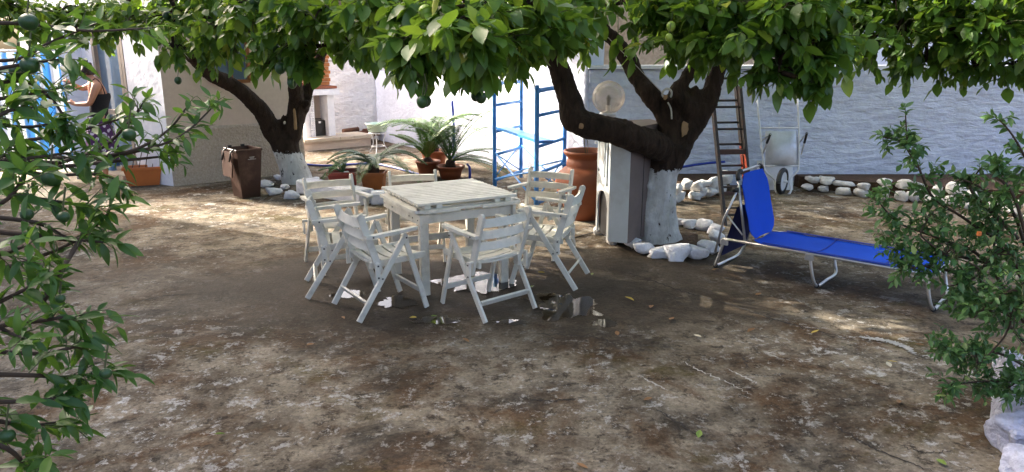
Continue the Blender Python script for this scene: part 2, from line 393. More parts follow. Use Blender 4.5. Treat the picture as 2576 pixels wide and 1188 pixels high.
# ================================================================== ground
def make_ground():
    mb = MB(); n = 60
    xs = [-40 + 80 * i / n for i in range(n + 1)]; ys = [-25 + 85 * i / n for i in range(n + 1)]
    mb.add([(x, y, 0) for y in ys for x in xs], [(j * (n + 1) + i, j * (n + 1) + i + 1, (j + 1) * (n + 1) + i + 1, (j + 1) * (n + 1) + i) for j in range(n) for i in range(n)])
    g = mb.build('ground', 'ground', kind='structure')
    def strip(name, mat, px, w0, w1, z=.004, seed=1):
        pts = smoothpts([G(*q) for q in px], 22); L = []; Rr = []
        for i, p in enumerate(pts):
            d = pts[min(i + 1, len(pts) - 1)] - pts[max(i - 1, 0)]; d.z = 0; d.normalize(); nn = Vector((-d.y, d.x, 0))
            u = i / (len(pts) - 1); k = math.sin(math.pi * min(max(u, .02), .98)) ** .5
            off = nn * .03 * mnoise.noise(Vector((i * .45, seed, 0)))
            a = (w0 + (w1 - w0) * u) * k * (.6 + abs(mnoise.noise(Vector((i * .8, seed * 2.1, 3)))) * 1.5)
            L.append(p + off + nn * a / 2 + Vector((0, 0, z))); Rr.append(p + off - nn * a * (.5 + .6 * abs(mnoise.noise(Vector((i * .7, seed, 9))))) + Vector((0, 0, z)))
        k = len(pts); m = MB(); m.add(L + Rr, [(i, i + 1, k + i + 1, k + i) for i in range(k - 1)]); return m.build(name, mat, g)
    for i, (px, w0, w1) in enumerate([
        ([(1520, 672), (1620, 700), (1720, 735), (1830, 765), (1960, 808), (2080, 840), (2170, 862)], .022, .014),
        ([(1870, 895), (1880, 930)], .015, .01), ([(1300, 1000), (1380, 1010), (1480, 1000)], .012, .008),
        ([(2080, 1060), (2200, 1130), (2350, 1188)], .01, .01), ([(300, 770), (420, 745), (560, 735)], .015, .01),
        ([(2260, 1120), (2330, 1140), (2400, 1135)], .01, .007), ([(560, 560), (680, 575), (760, 600)], .012, .01),
        ([(1330, 840), (1500, 850), (1560, 880)], .012, .01), ([(1650, 1030), (1760, 1100)], .010, .008)]):
        strip('crack', 'crack', px, w0, w1, .004, i + 1)
    for i, (px, w0, w1) in enumerate([
        ([(1718, 912), (1760, 935), (1830, 965), (1893, 998)], .016, .008), ([(1828, 930), (1880, 955), (1905, 968)], .012, .022),
        ([(2160, 850), (2220, 858), (2275, 874), (2302, 895)], .07, .05),
        ([(1620, 955), (1680, 985)], .02, .01), 
        ]):
        strip('lime_mark', 'lime_mark', px, w0, w1, .008, i + 20)
    return g
ground = make_ground()
def puddle(cx, cy, rx, ry, seed, n=56):
    c = G(cx, cy); a = abs(G(cx + rx, cy).x - c.x); b = abs(G(cx, cy - ry).y - G(cx, cy + ry).y) / 2; vs = [c + Vector((0, 0, .0055))]
    for i in range(n):
        th = 2 * math.pi * i / n; q = Vector((math.cos(th), math.sin(th), 0))
        k = 1 + .55 * mnoise.noise(q * 1.3 + Vector((seed, 0, 0))) + .4 * mnoise.noise(q * 3.4 + Vector((0, seed, 0))) + .1 * mnoise.noise(q * 8 + Vector((0, 0, seed)))
        vs.append(c + Vector((q.x * a * k, q.y * b * k, .0055)))
    mb = MB(); mb.add(vs, [(0, i + 1, (i + 1) % n + 1) for i in range(n)]); mb.build('puddle', 'puddle', kind='structure')
for i, q in enumerate([(1195, 712, 85, 24), (1430, 772, 80, 32), (1090, 808, 60, 8), (1000, 762, 50, 14), 
                       (1290, 812, 40, 6), (1350, 748, 40, 10), (880, 740, 40, 10), (1520, 815, 40, 8)]): puddle(*q, i * 7.3 + 2)
# ================================================================== walls and buildings
def slab(mb, p0, p1, z0, z1, thick, out):
    """vertical wall slab whose visible face runs p0-p1; 'out' points to the visible side"""
    p0, p1, out = Vector(p0), Vector(p1), Vector(out).normalized()
    q = [p0, p1, p1 - out * thick, p0 - out * thick]
    if (q[1] - q[0]).cross(q[2] - q[1]).z < 0: q.reverse()
    mb.prism([(p.x, p.y) for p in q], z0, z1); return mb
def wavy_wall(p0, p1, z1, out, thick=.3, amp=.012, seed=0, cell=.09, top=.02):
    """uneven hand-plastered wall: displaced front face, uneven top, closed sides"""
    p0, p1, out = Vector(p0), Vector(p1), Vector(out).normalized(); d = p1 - p0; L = d.length; d.normalize()
    nx = max(2, int(L / cell)); nz = max(2, int(z1 / cell)); vs = []; fs = []
    for j in range(nz + 1):
        for i in range(nx + 1):
            u = L * i / nx; w = z1 * j / nz
            a = amp * (mnoise.noise(Vector((u * 1.6, w * 2.2, seed))) * 1.3 + mnoise.noise(Vector((u * 3.5, w * 13, seed + 5))) * .7)
            if j == nz: w += top * mnoise.noise(Vector((u * 1.5, 0, seed + 2)))
            vs.append(p0 + d * u + out * a + Vector((0, 0, w)))
    fs = [(j * (nx + 1) + i, j * (nx + 1) + i + 1, (j + 1) * (nx + 1) + i + 1, (j + 1) * (nx + 1) + i) for j in range(nz) for i in range(nx)]
    mb = MB(); mb.add(vs, fs, True)
    back = [v - out * thick for v in vs]; o = len(vs)
    t0 = nz * (nx + 1); mb.add(back, [tuple(reversed(f)) for f in fs])
    base = 0
    fs2 = [(t0 + i, t0 + i + 1, o + t0 + i + 1, o + t0 + i) for i in range(nx)]
    fs2 += [(j * (nx + 1), (j + 1) * (nx + 1), o + (j + 1) * (nx + 1), o + j * (nx + 1)) for j in range(nz)]
    fs2 += [(j * (nx + 1) + nx, o + j * (nx + 1) + nx, o + (j + 1) * (nx + 1) + nx, (j + 1) * (nx + 1) + nx) for j in range(nz)]
    mb.f += fs2; mb.sm += [False] * len(fs2)
    return mb

WP0 = Vector((-2.95, 16.3, 0)); WPM = Vector((-1.75, 14.66, 0)); WP1 = Vector((1.08, 10.8, 0)); WP2 = Vector((9.6, 10.75, 0))
wdir = (WP1 - WP0).normalized(); wout = Vector((wdir.y, -wdir.x, 0)); wout = wout if wout.x < 0 else -wout
def wall_thing(name, label, mb, mat, loc):
    t = thing(name, label, 'wall', loc); mb.build('plaster', mat, t, world=True); return t
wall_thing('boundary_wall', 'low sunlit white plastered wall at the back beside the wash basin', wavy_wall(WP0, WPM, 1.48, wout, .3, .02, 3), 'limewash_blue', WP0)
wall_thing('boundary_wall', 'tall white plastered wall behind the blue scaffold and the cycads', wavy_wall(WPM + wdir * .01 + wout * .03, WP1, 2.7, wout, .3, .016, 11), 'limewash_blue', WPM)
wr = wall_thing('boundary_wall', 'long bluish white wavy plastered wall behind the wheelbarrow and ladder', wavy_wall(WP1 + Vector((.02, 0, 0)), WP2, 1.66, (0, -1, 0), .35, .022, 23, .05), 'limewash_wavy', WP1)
MB().box((5.34, 10.95, 1.70), (8.5, .40, .05)).build('coping', 'limewash', wr, world=True)

# rubble house and white house beyond the wall
t = thing('stone_house', 'beige rubble stone house wall showing above the white wall behind the globe lamp', 'house', (3.0, 13.4, 0))
wavy_wall((1.2, 13.0, 0), (4.6, 13.2, 0), 5.2, (0, -1, 0), 3.0, .06, 31, .14).build('wall', 'rubble', t, world=True)
t = thing('white_house', 'plain white house wall behind the foliage at the far right', 'house', (9.0, 14.5, 0))
wavy_wall((4.9, 14.0, 0), (15, 14.4, 0), 3.2, (0, -1, 0), 3.0, .03, 37, .3).build('wall', 'limewash', t, world=True)
t = thing('rear_house', 'white painted rough stone house wall behind the barbecue', 'house', (-4.0, 17.2, 0))
RW0 = Vector((-6.6, 16.2, 0)); RW1 = Vector((-2.96, 16.5, 0))
wavy_wall(RW0, RW1, 3.3, (0.08, -1, 0), 3.2, .05, 41, .09).build('wall', 'limewash_stone', t, world=True)

# beige house at the left
Q0 = G(437, 469); Q1 = G(769, 434); hd = (Q1 - Q0).normalized(); hout = Vector((hd.y, -hd.x, 0)); hout = hout if hout.y < 0 else -hout
HL = Vector((-0.86, 0.51, 0)).normalized(); lout = Vector((-.51, -.86, 0))
DADO = P(433, 324, Q0.y).z
house = thing('beige_house', 'beige rendered house with rough grey brown plinth behind the brown bin', 'house', (Q0 + Q1) / 2)
Lh = (Q1 - Q0).length
HT = 3.05
slab(MB(), Q0, Q1, DADO, HT, .25, hout).build('wall', 'beige_render', house, world=True)
mb = wavy_wall(Q0 + hout * .012, Q1 + hout * .012, DADO, hout, .25, .012, 51, .05, .006); mb.build('plinth', 'rough_dado', house, world=True)
# right flank, going back
Q2 = Q1 + Vector((-.75, 1.25, 0)); slab(MB(), Q1 - hout * .26, Q2, 0, HT, .2, hd).build('wall', 'limewash_stone', house, world=True)
mb = MB(); mb.prism([((p).x, (p).y) for p in (Q0 - hd * .05 + hout * .12, Q1 + hd * .12 + hout * .12, Q2 + hd * .1, Q0 + HL * 3.6 + Vector((.9, 1.2, 0)), Q0 + HL * 3.6, Q0 + lout * .05)], HT, HT + .12)
mb.build('roof', 'roof_tile', house, world=True)
# window in the beige wall, mostly behind leaves
wa = Q0 + hd * (Lh * .34); wb = Q0 + hd * (Lh * .61); wz0 = P(600, 205, (wa.y + wb.y) / 2).z; wz1 = wz0 + .75
win = MB(); f = hout * .015
for a, b in (((wa, wz0), (wa, wz1)), ((wb, wz0), (wb, wz1)), ((wa, wz0), (wb, wz0)), ((wa, wz1), (wb, wz1)), (((wa + wb) / 2, wz0), ((wa + wb) / 2, wz1))):
    win.beam(a[0] + f + Vector((0, 0, a[1])), b[0] + f + Vector((0, 0, b[1])), .07, .05, side=hout)
w = win.build('window', 'brown_frame', house, world=True)
slab(MB(), wa + hd * .036 + hout * .012, wb - hd * .036 + hout * .012, wz0 + .026, wz1 - .026, .008, hout).build('pane', 'door_glass', w, world=True)
# white side wall with the glazed door
def lw(t, z=0, o=0): return Q0 + HL * t + lout * o + Vector((0, 0, z))
slab(MB(), lw(.0), lw(.82), 0, HT, .22, lout).build('wall', 'limewash', house, world=True)
slab(MB(), lw(1.62), lw(3.6), 0, HT, .22, lout).build('wall', 'limewash', house, world=True)
slab(MB(), lw(.82, 0, -.002), lw(1.62, 0, -.002), 2.25, HT, .2, lout).build('wall', 'limewash', house, world=True)
slab(MB(), lw(.82, 0, .25), lw(1.62, 0, .25), 0, .12, .45, lout).build('step', 'slab_stone', house, world=True)
door = MB()
for a, b in (((.86, .12), (.86, 2.25)), ((1.58, .12), (1.58, 2.25)), ((.89, .16), (1.55, .16)), ((.89, 1.02), (1.55, 1.02)), ((.89, 2.21), (1.55, 2.21)), ((.93, 1.06), (.93, 2.17))):
    door.beam(lw(a[0], a[1], -.03), lw(b[0], b[1], -.03), .07, .06, side=lout)
d = door.build('door', 'door_frame', house, world=True)
slab(MB(), lw(.9, 0, -.05), lw(1.54, 0, -.05), 1.06, 2.17, .01, lout).build('pane', 'door_glass', d, world=True)
slab(MB(), lw(.9, 0, -.05), lw(1.54, 0, -.05), .2, .98, .01, lout).build('pane', 'door_glass', d, world=True)
# white door leaf standing open left of the woman, with dark edge and latch
e0 = P(258, 300, 11.75); e1 = P(176, 300, 11.45); e0.z = e1.z = 0; eo = Vector((e1.y - e0.y, -(e1.x - e0.x), 0)); eo = eo if eo.y < 0 else -eo
lf = MB(); slab(lf, e0, e1, .1, 2.2, .04, eo); lf = lf.build('door_leaf', 'white_door', house, world=True)
ed = (e1 - e0).normalized(); mb = MB(); mb.beam(e1 + ed * .012 + Vector((0, 0, .1)), e1 + ed * .012 + Vector((0, 0, 2.2)), .05, .022, side=eo.normalized()); mb.build('edge_strip', 'screw', lf, world=True)
mb = MB(); hz = P(180, 214, e1.y).z; mb.box(e1 - ed * .03 + eo.normalized() * .02 + Vector((0, 0, hz)), (.05, .04, .16)); mb.build('latch', 'black_plastic', lf, world=True)
# striped cloth at the far left
c0 = P(-40, 300, 11.2); c1 = P(168, 300, 11.3); c0.z = c1.z = 0; L = (c1 - c0).length; n = 60; mb = MB(); vs = []
for j in range(9):
    for i in range(n + 1):
        u = i / n; z = .35 + 1.55 * j / 8
        vs.append((L * u, .05 * math.sin(u * 46) * (1 - .3 * j / 8) + .02 * math.sin(u * 13 + 1), z))
mb.add(vs, [(j * (n + 1) + i, j * (n + 1) + i + 1, (j + 1) * (n + 1) + i + 1, (j + 1) * (n + 1) + i) for j in range(8) for i in range(n)], True)
mb.v += [(x, y + .006, z) for x, y, z in mb.v]; k = len(vs); mb.f += [tuple(q + k for q in reversed(f)) for f in mb.f]; mb.sm += [True] * (len(mb.f) - len(mb.sm))
cur = thing('striped_curtain', 'blue and white striped cloth hanging at the far left behind the mandarin leaves', 'curtain', c0, math.atan2(c1.y - c0.y, c1.x - c0.x))
mb.build('cloth', 'striped_cloth', cur); MB().tube([(-.05, 0, 1.93), (L + .05, 0, 1.93)], .014).build('rail', 'white_metal', cur)
MB().tube([(L + .04, 0, 0), (L + .04, 0, 1.93)], .02).build('post', 'white_metal', cur)

# tall neighbouring house left of the picture, whose shade covers the yard
nb = thing('neighbour_house', 'tall plain house left of the yard whose shadow covers the near paving', 'house', (-10, 2, 0))
MB().prism([(-17, -10), (-7.8, -10), (-7.8, 10.45), (-17, 10.6)], 0, 7.6).build('wall', 'limewash', nb, world=True)
MB().prism([(-17, 10.65), (-8.0, 10.5), (-8.0, 10.62), (-17, 12.25)], 0, 4.2).build('annex', 'limewash', nb, world=True)
MB().prism([(-17.2, -10.2), (-7.6, -10.2), (-7.6, 10.47), (-17.2, 10.62)], 7.6, 7.7).build('roof', 'roof_tile', nb, world=True)

# ================================================================== barbecue corner
B0 = G(765, 382); B1 = G(940, 366); bd = (B1 - B0).normalized(); bn = Vector((-bd.y, bd.x, 0)); BL = (B1 - B0).length
sB = 128.0
bbq = thing('barbecue', 'white outdoor barbecue with breeze block pillar, brick chimney and stone step', 'barbecue', B0, math.atan2(bd.y, bd.x))
zs = P(780, 352, B0.y).z
MB().box((BL / 2 - .02, .33, zs / 2 - .03), (BL - .06, .62, zs - .06)).build('plinth', 'beige_render', bbq)
for i in range(2): MB().box((BL * (.25 + .5 * i), .31, zs - .03), (BL / 2 - .008, .72, .06), ch=.008).build('stone_slab', 'slab_stone', bbq)
zt = P(800, 240, B0.y + .3).z; zt2 = P(800, 222, B0.y + .3).z
def lx(px, y=350): q = P(px, y, B0.y + .35); return (q - B0).dot(bd)
MB().box(((lx(850) + lx(874)) / 2, .45, (zs + zt) / 2), (lx(874) - lx(850), .36, zt - zs), ch=.006).build('pillar', 'limewash', bbq)
MB().box(((lx(772) + lx(860)) / 2, .75, (zs + zt) / 2), (lx(866) - lx(770), .06, zt - zs)).build('back_panel', 'beige_render', bbq)
MB().box((lx(770) + .05, .5, (zs + zt) / 2), (.12, .42, zt - zs)).build('side_panel', 'limewash', bbq)
MB().box(((lx(765) + lx(886)) / 2, .46, (zt + zt2) / 2 - .02), (lx(886) - lx(765), .62, (zt2 - zt) * .8), ch=.008).build('roof_slab', 'limewash', bbq)
MB().box(((lx(767) + lx(880)) / 2, .46, zt2 + .0), (lx(880) - lx(767), .56, .05)).build('tile_course', 'terracotta', bbq)
# breeze block lattice
br = MB(); xa, xb = lx(781), lx(803); rows = 17; cols = 4
for i in range(cols + 1): br.box((xa + (xb - xa) * i / cols, .34, (zs + zt) / 2), (.016, .1, zt - zs - .002))
br.build('breeze_block', 'limewash', bbq)
br = MB()
for j in range(rows + 1): br.box(((xa + xb) / 2, .34, zs + .012 + (zt - zs - .03) * j / rows), (xb - xa + .012, .096, .019 if j != 10 else .035))
br.build('breeze_block', 'limewash', bbq)
# brick chimney: single bricks
zc = zt2 + .03; k = 0; bme = {}
for mname in ('brick', 'orange_brick'):
    m = MB(); m.box((0, 0, 0), (.19, .12, .062), ch=.004); me = bpy.data.meshes.new('brick'); me.from_pydata(m.v, [], m.f); me.materials.append(MATS[mname]); bme[mname] = me
xc0 = lx(778); 
for j in range(9):
    for i in range(3):
        o = link('brick', bme['orange_brick' if i == 2 else 'brick'], None, bbq)
        o.location = (xc0 + .1 + i * .2 + (.03 if j % 2 else 0) + random.uniform(-.006, .006), .5 + random.uniform(-.008, .008), zc + .035 + j * .074)
MB().box((xc0 + .32, .53, zc + .34), (.60, .09, .66)).build('mortar', 'beige_render', bbq)
MB().box((xc0 + .34, .5, zc + .72), (.74, .32, .09), ch=.01).build('chimney_cap', 'limewash', bbq)
MB().tube([(xc0 + .6, .42, zc + .48), (xc0 + .95, .40, zc + .48)], .018).build('bracket', 'aluminium', bbq)
# black case
cs = thing('black_case', 'black hard case standing in the barbecue alcove', 'case', B0 + bd * ((lx(803) + lx(857)) / 2) + bn * .52 + Vector((0, 0, zs)), math.atan2(bd.y, bd.x))
cw = lx(857) - lx(804); chh = P(830, 306, B0.y + .5).z - zs
MB().box((0, 0, chh / 2), (cw, .2, chh), ch=.03).build('shell', 'black_plastic', cs); MB().box((0, -.102, chh * .9), (.05, .012, .04), ch=.004).build('latch', 'aluminium', cs)
MB().tube([(-.08, 0, chh), (-.08, 0, chh + .03), (.08, 0, chh + .03), (.08, 0, chh)], .009).build('handle', 'black_plastic', cs)
# firewood
fw = thing('firewood_pile', 'low pile of dark red logs and tiles beside the barbecue', 'firewood', P(905, 352, 16.0) * 1)
fw.location.z = 0
for i in range(11):
    x = random.uniform(-.3, .3); z = .06 + .085 * (i // 4); a = random.uniform(-.5, .5); y = random.uniform(-.08, .15)
    MB().tube([(x - .14 * math.cos(a), y - .14 * math.sin(a) - .1, z), (x + .14 * math.cos(a), y + .2, z + .02)], random.uniform(.045, .065), 9).build('log', random.choice(['log', 'log', 'brick']), fw)
# basin on its stand
tb = G(952, 386); bz = P(950, 333, tb.y).z; rz_ = .21
st = thing('basin_stand', 'thin white metal stand under the green basin', 'stand', tb)
for k in range(3):
    a = k * 2.094 + .5; MB().tube(smoothpts([(rz_ * .8 * math.cos(a), rz_ * .8 * math.sin(a), bz), (rz_ * .55 * math.cos(a), rz_ * .55 * math.sin(a), bz * .5), (rz_ * 1.05 * math.cos(a), rz_ * 1.05 * math.sin(a), .0)]), .009).build('leg', 'white_metal', st)
MB().tube([(rz_ * .8 * math.cos(a), rz_ * .8 * math.sin(a), bz - .01) for a in np.linspace(0, 6.283, 25)], .009).build('ring', 'white_metal', st)
MB().tube([(rz_ * .62 * math.cos(a), rz_ * .62 * math.sin(a), bz * .35) for a in np.linspace(0, 6.283, 25)], .007).build('ring', 'white_metal', st)
bs = tag(MB().lathe([(0, .012), (.15, .012), (.17, .02), (.205, .15), (.225, .165), (.222, .175), (.195, .165), (.16, .03), (0, .022)], tb + Vector((0, 0, bz)), 32).build('basin', 'basin_green'), 'pale green enamel wash basin on a thin stand by the back wall', 'basin')
# ================================================================== table and chairs
TC = Vector((-.553, 6.244, 0)); TA = R(28.6); TS = .885; TH = .785
tab = thing('slatted_table', 'white square slatted wooden garden table with two-layer top', 'table', TC, TA)
n = 13; sw = TS / n
for i in range(n):
    y = -TS / 2 + sw * (i + .5)
    MB().beam((-TS / 2 + random.uniform(-.002, .002), y, TH - .011), (TS / 2 + random.uniform(-.002, .002), y, TH - .011), sw - .021, .022, side=Vector((0, 1, 0)), ch=.004).build('slat', 'white_wood', tab)
for x in (-.36, -.26, .26, .36): MB().beam((x, -TS / 2 + .012, TH - .036), (x, TS / 2 - .012, TH - .036), .05, .026, side=Vector((1, 0, 0)), ch=.004).build('batten', 'white_wood', tab)
for s in (-1, 1):
    MB().sweep(smoothpts([(s * .10, -TS / 2 - .005, TH - .062), (s * .36, -TS / 2 - .005, TH - .062), (s * .43, -TS / 2 + .03, TH - .062), (s * .45, -TS / 2 + .10, TH - .062), (s * .45, .3, TH - .062), (s * .45, TS / 2 - .1, TH - .062)], 4), .024, .07, (0, 0, 1)).build('leaf_edge', 'white_wood', tab)
MB().beam((-.36, -TS / 2 + .01, TH - .062), (.36, -TS / 2 + .01, TH - .062), .05, .022, side=Vector((0, 1, 0)), ch=.004).build('leaf_edge', 'white_wood', tab)
for y in np.linspace(-.33, .36, 9): MB().beam((-.40, y, TH - .062), (.40, y, TH - .062), .06, .02, side=Vector((0, 1, 0))).build('lower_slat', 'white_wood', tab)
for x in (-.36, -.26, .26, .36): MB().box((x, 0, TH - .086), (.055, TS - .08, .024)).build('batten', 'white_wood', tab)
for s in (-1, 1):
    MB().beam((-.40, s * .385, TH - .137), (.40, s * .385, TH - .137), .025, .075, side=Vector((0, 1, 0)), ch=.003).build('apron', 'white_wood', tab)
    ap = MB().beam((s * .418, -.43, TH - .137), (s * .418, .43, TH - .137), .025, .085, side=Vector((1, 0, 0)), ch=.003).build('apron', 'white_wood', tab)
    for y in (-.39, -.28, -.2, .2, .39): MB().tube([(s * .431, y, TH - .14), (s * .435, y, TH - .14)], .006, 7).build('bolt', 'screw', ap)
    for q in (-1, 1): MB().box((s * .365, q * .335, (TH - .1) / 2), (.075, .055, TH - .1), ch=.006).build('leg', 'white_wood', tab)
MB().beam((-.33, .335, .30), (.33, .335, .30), .024, .06, side=Vector((0, 1, 0)), ch=.003).build('stretcher', 'white_wood', tab)

def make_chair():
    c = thing('folding_chair', 'x', 'chair', group='white folding armchairs round the table')
    W = 'white_wood'
    for s in (-1, 1):
        X = Vector((1, 0, 0))
        MB().beam((s * .245, -.30, .008), (s * .262, .10, .625), .022, .044, side=X, ch=.004).build('rear_leg', W, c)
        MB().beam((s * .232, .27, .008), (s * .236, .09, .625), .022, .040, side=X, ch=.004).build('front_leg', W, c)
        p = MB().sweep([(s * .222, -.10, .33), (s * .222, -.15, .50), (s * .222, -.20, .66), (s * .222, -.235, .775), (s * .222, -.239, .79)], .024, .052, (1, 0, 0))
        p.tube([(s * .2095, -.238, .785), (s * .2345, -.238, .785)], .026, 10).build('back_post', W, c)
        a = MB().sweep(smoothpts([(s * .25, -.22, .638), (s * .255, -.16, .64), (s * .262, 0, .65), (s * .262, .17, .66)], 2), .05, .024, (1, 0, 0))
        a.tube([(s * .262, .17, .648), (s * .262, .17, .672)], .025, 10).build('armrest', W, c)
        MB().beam((s * .19, -.17, .405), (s * .19, .29, .425), .022, .05, side=X, ch=.004).build('seat_rail', W, c)
        MB().beam((s * .276, -.145, .44), (s * .276, -.145, .31), .016, .04, side=X, ch=.003).build('link_plate', W, c)
        sc = MB()
        for q in ((s * .2755, .095, .60), (s * .262, -.105, .31), (s * .285, -.146, .42), (s * .285, -.146, .33), (s * .279, -.17, .638), (s * .258, -.03, .415)): sc.tube([q, (q[0] + s * .004, q[1], q[2])], .007, 7)
        sc.build('bolts', 'screw', c)
    for i, z in enumerate((.735, .64, .545)):
        y0 = -.222 + (.735 - z) * .36; pts = [Vector((x, y0 - .030 * (1 - (x / .21) ** 2), z)) for x in np.linspace(-.2095, .2095, 9)]
        MB().sweep(pts, .064, .016, (0, .34, 1)).build('back_slat', W, c)
    for i in range(5):
        y = -.12 + i * .086; z = .433 + .02 * (y + .12); pts = [Vector((x, y, z - .022 * (1 - (x / .215) ** 2))) for x in np.linspace(-.203, .203, 9)]
        MB().sweep(pts, .066, .014, (0, 1, .03 + .12 * (i == 4))).build('seat_slat', W, c)
    MB().beam((-.232, -.222, .13), (.232, -.222, .13), .018, .05, side=Vector((0, .8, .5)), ch=.003).build('cross_bar', W, c)
    MB().beam((-.222, .232, .15), (.222, .232, .15), .018, .045, side=Vector((0, 1, .3)), ch=.003).build('cross_bar', W, c)
    MB().tube([(-.285, -.135, .43), (.285, -.135, .43)], .012, 8).build('pivot_rod', W, c)
    return c
def face(dx, dy): return math.atan2(dy, dx) - math.pi / 2
chair0 = make_chair()
CH = [((-.20, 5.50), (-.295, .35), 'white folding chair nearest the camera, seen from behind, left of the puddle'),
      ((-1.02, 5.50), (.52, .36), 'white folding chair turned left of the near table leg, back to the camera'),
      ((-1.43, 5.98), (.95, .27), 'white folding chair seen edge-on at the left side of the table, middle of three'),
      ((-1.60, 6.62), (.50, -.86), 'white folding chair at the back left corner of the table by the orange pot'),
      ((-.92, 6.92), (.22, -.97), 'white folding chair behind the table with only its top slat clear of it'),
      ((.29, 7.08), (-.42, -.91), 'white folding chair at the back right of the table before the scaffold'),
      ((.32, 6.20), (-.95, .30), 'white folding chair on the right of the table seen side-on, beside the cabinet')]
for i, (xy, d, lab) in enumerate(CH):
    loc = (xy[0], xy[1], 0); rz = face(*d)
    if i == 0: chair0.location = loc; chair0.rotation_euler = (0, 0, rz); chair0['label'] = lab
    else: dup(chair0, loc, rz, lab)

# ================================================================== sun lounger
lh = .30
n0 = G(1818, 600, lh); n1 = G(2345, 692, lh); ld = (n1 - n0).normalized(); ln = Vector((-ld.y, ld.x, 0)); LW = .56; LL = (n1 - n0).length
lo = thing('sun_lounger', 'folding sun lounger with bright blue fabric, raised back and aluminium tube frame', 'sun lounger', (n0.x, n0.y, 0), math.atan2(ld.y, ld.x))
hx = .20     # hinge position along the rail
al = 'aluminium'
for y in (0, LW): MB().tube([(0, y, lh), (LL * .5, y, lh), (LL, y, lh)], .013).build('side_rail', al, lo)
MB().tube([(LL, 0, lh), (LL + .02, .03, lh), (LL + .02, LW - .03, lh), (LL, LW, lh)], .013).build('end_rail', al, lo)
top = P(1858, 424, n0.y + .1); bx = -.12; bz = .86
for y in (0.02, LW - .02): MB().tube([(hx, y, lh + .01), (hx + bx * .9, y, bz)], .013).build('back_tube', al, lo)
fb = MB(); N = 24
def fab(pts, y0, y1, nm, par, mat='blue_fabric', notch=None, th=.006):
    m = MB(); k = len(pts); vs = []
    for i, p in enumerate(pts):
        for j in range(7):
            v = j / 6; sag = .018 * math.sin(math.pi * v)
            a, b = y0, y1
            if notch and i in notch: a += notch[i]; b -= notch[i]
            vs.append((p[0], a + (b - a) * v, p[1] - sag + .006 * mnoise.noise(Vector((p[0] * 9, v * 5, 1)))))
    m.add(vs, [(i * 7 + j, i * 7 + j + 1, (i + 1) * 7 + j + 1, (i + 1) * 7 + j) for i in range(k - 1) for j in range(6)], True)
    o = len(vs); m.v += [(x, y, z - th) for x, y, z in vs]; m.f += [tuple(q + o for q in reversed(f)) for f in m.f]; m.sm += [True] * (len(m.f) - len(m.sm))
    return m.build(nm, mat, par)
fab([(hx + .05, lh + .016), (hx + .10, lh + .015), (hx + .16, lh + .014)] + [(hx + .16 + (LL - hx - .16) * i / 12, lh + .014) for i in range(1, 13)], -.012, LW + .012, 'seat_fabric', lo, notch={0: .10, 1: .05})
bp = [Vector((hx + .05, 0, lh + .02)).lerp(Vector((hx + bx * .93 + .016, 0, bz + .03)), i / 12) for i in range(13)]
m = MB(); vs = []
for i, p in enumerate(bp):
    a = .0 if i < 11 else .035 * (i - 10); a += .10 if i == 0 else (.03 if i == 1 else 0)
    for j in range(7):
        v = j / 6; vs.append((p.x + .016 - .018 * math.sin(math.pi * v) + .006 * mnoise.noise(Vector((p.z * 9, v * 5, 4))), a + .008 + (LW - .016 - 2 * a) * v, p.z))
m.add(vs, [(i * 7 + j, i * 7 + j + 1, (i + 1) * 7 + j + 1, (i + 1) * 7 + j) for i in range(12) for j in range(6)], True)
o_ = len(vs); m.v += [(x - .006, y, z) for x, y, z in vs]; m.f += [tuple(q + o_ for q in reversed(f)) for f in m.f]; m.sm += [True] * (len(m.f) - len(m.sm)); m.build('back_fabric', 'blue_fabric', lo)
for y in (.0, LW): MB().sweep([(hx + .17, y, lh + .024), (LL * .6, y, lh + .024), (LL - .01, y, lh + .024)], .03, .004, (0, 1, 0)).build('hem', 'hem_fabric', lo)
for x in (hx + .62, hx + 1.15): MB().sweep([(x, 0.01, lh + .018), (x, LW * .25, lh + .005), (x, LW * .5, lh + .0), (x, LW * .75, lh + .005), (x, LW - .01, lh + .018)], .012, .003, (1, 0, 0)).build('seam', 'hem_fabric', lo)
tx = hx + bx * .93
MB().tube([(tx, .07, bz + .055), (tx, LW - .07, bz + .055)], .012).build('head_rail', al, lo)
for y in (.02, LW - .02):
    s = 1 if y < .1 else -1
    MB().tube(smoothpts([(hx + bx * .86, y, bz - .02), (tx, y, bz + .03), (tx, y + s * .03, bz + .055), (tx, y + s * .06, bz + .056)], 3), .019).build('corner_sleeve', 'black_plastic', lo)
MB().lathe([(0, -.02), (.028, -.02), (.032, 0), (.028, .02), (0, .02)], (tx + .0, -.01, bz - .10), 9).build('knob', 'black_plastic', lo)
for y in (-.005, LW + .005):
    MB().tube([(tx + .01, y, bz - .12), (.0, y, lh + .18), (-.06, y, .16)], .011).build('brace', al, lo)
    MB().tube([(.02, y + .012, lh + .22), (.18, y + .012, lh + .06)], .008).build('brace', al, lo)
for i, x in enumerate((.02, LL * .46, LL * .98)):
    k = -.09 if i == 0 else .07
    pts = smoothpts([(x, -.002, lh - .01), (x + k * .6, 0, .10), (x + k, .05, .02), (x + k, LW * .5, .016), (x + k, LW - .05, .02), (x + k * .6, LW, .10), (x, LW + .002, lh - .01)], 4)
    lg = MB().tube(pts, .0135).build('leg_loop', al, lo)
    MB().tube([(x + k, .0 + .03, .022), (x + k * .96, .055, .018)], .02).build('foot_cap', 'black_plastic', lg)
    MB().box((x, -.004, lh - .03), (.07, .03, .05), ch=.006).build('bracket', al, lg)
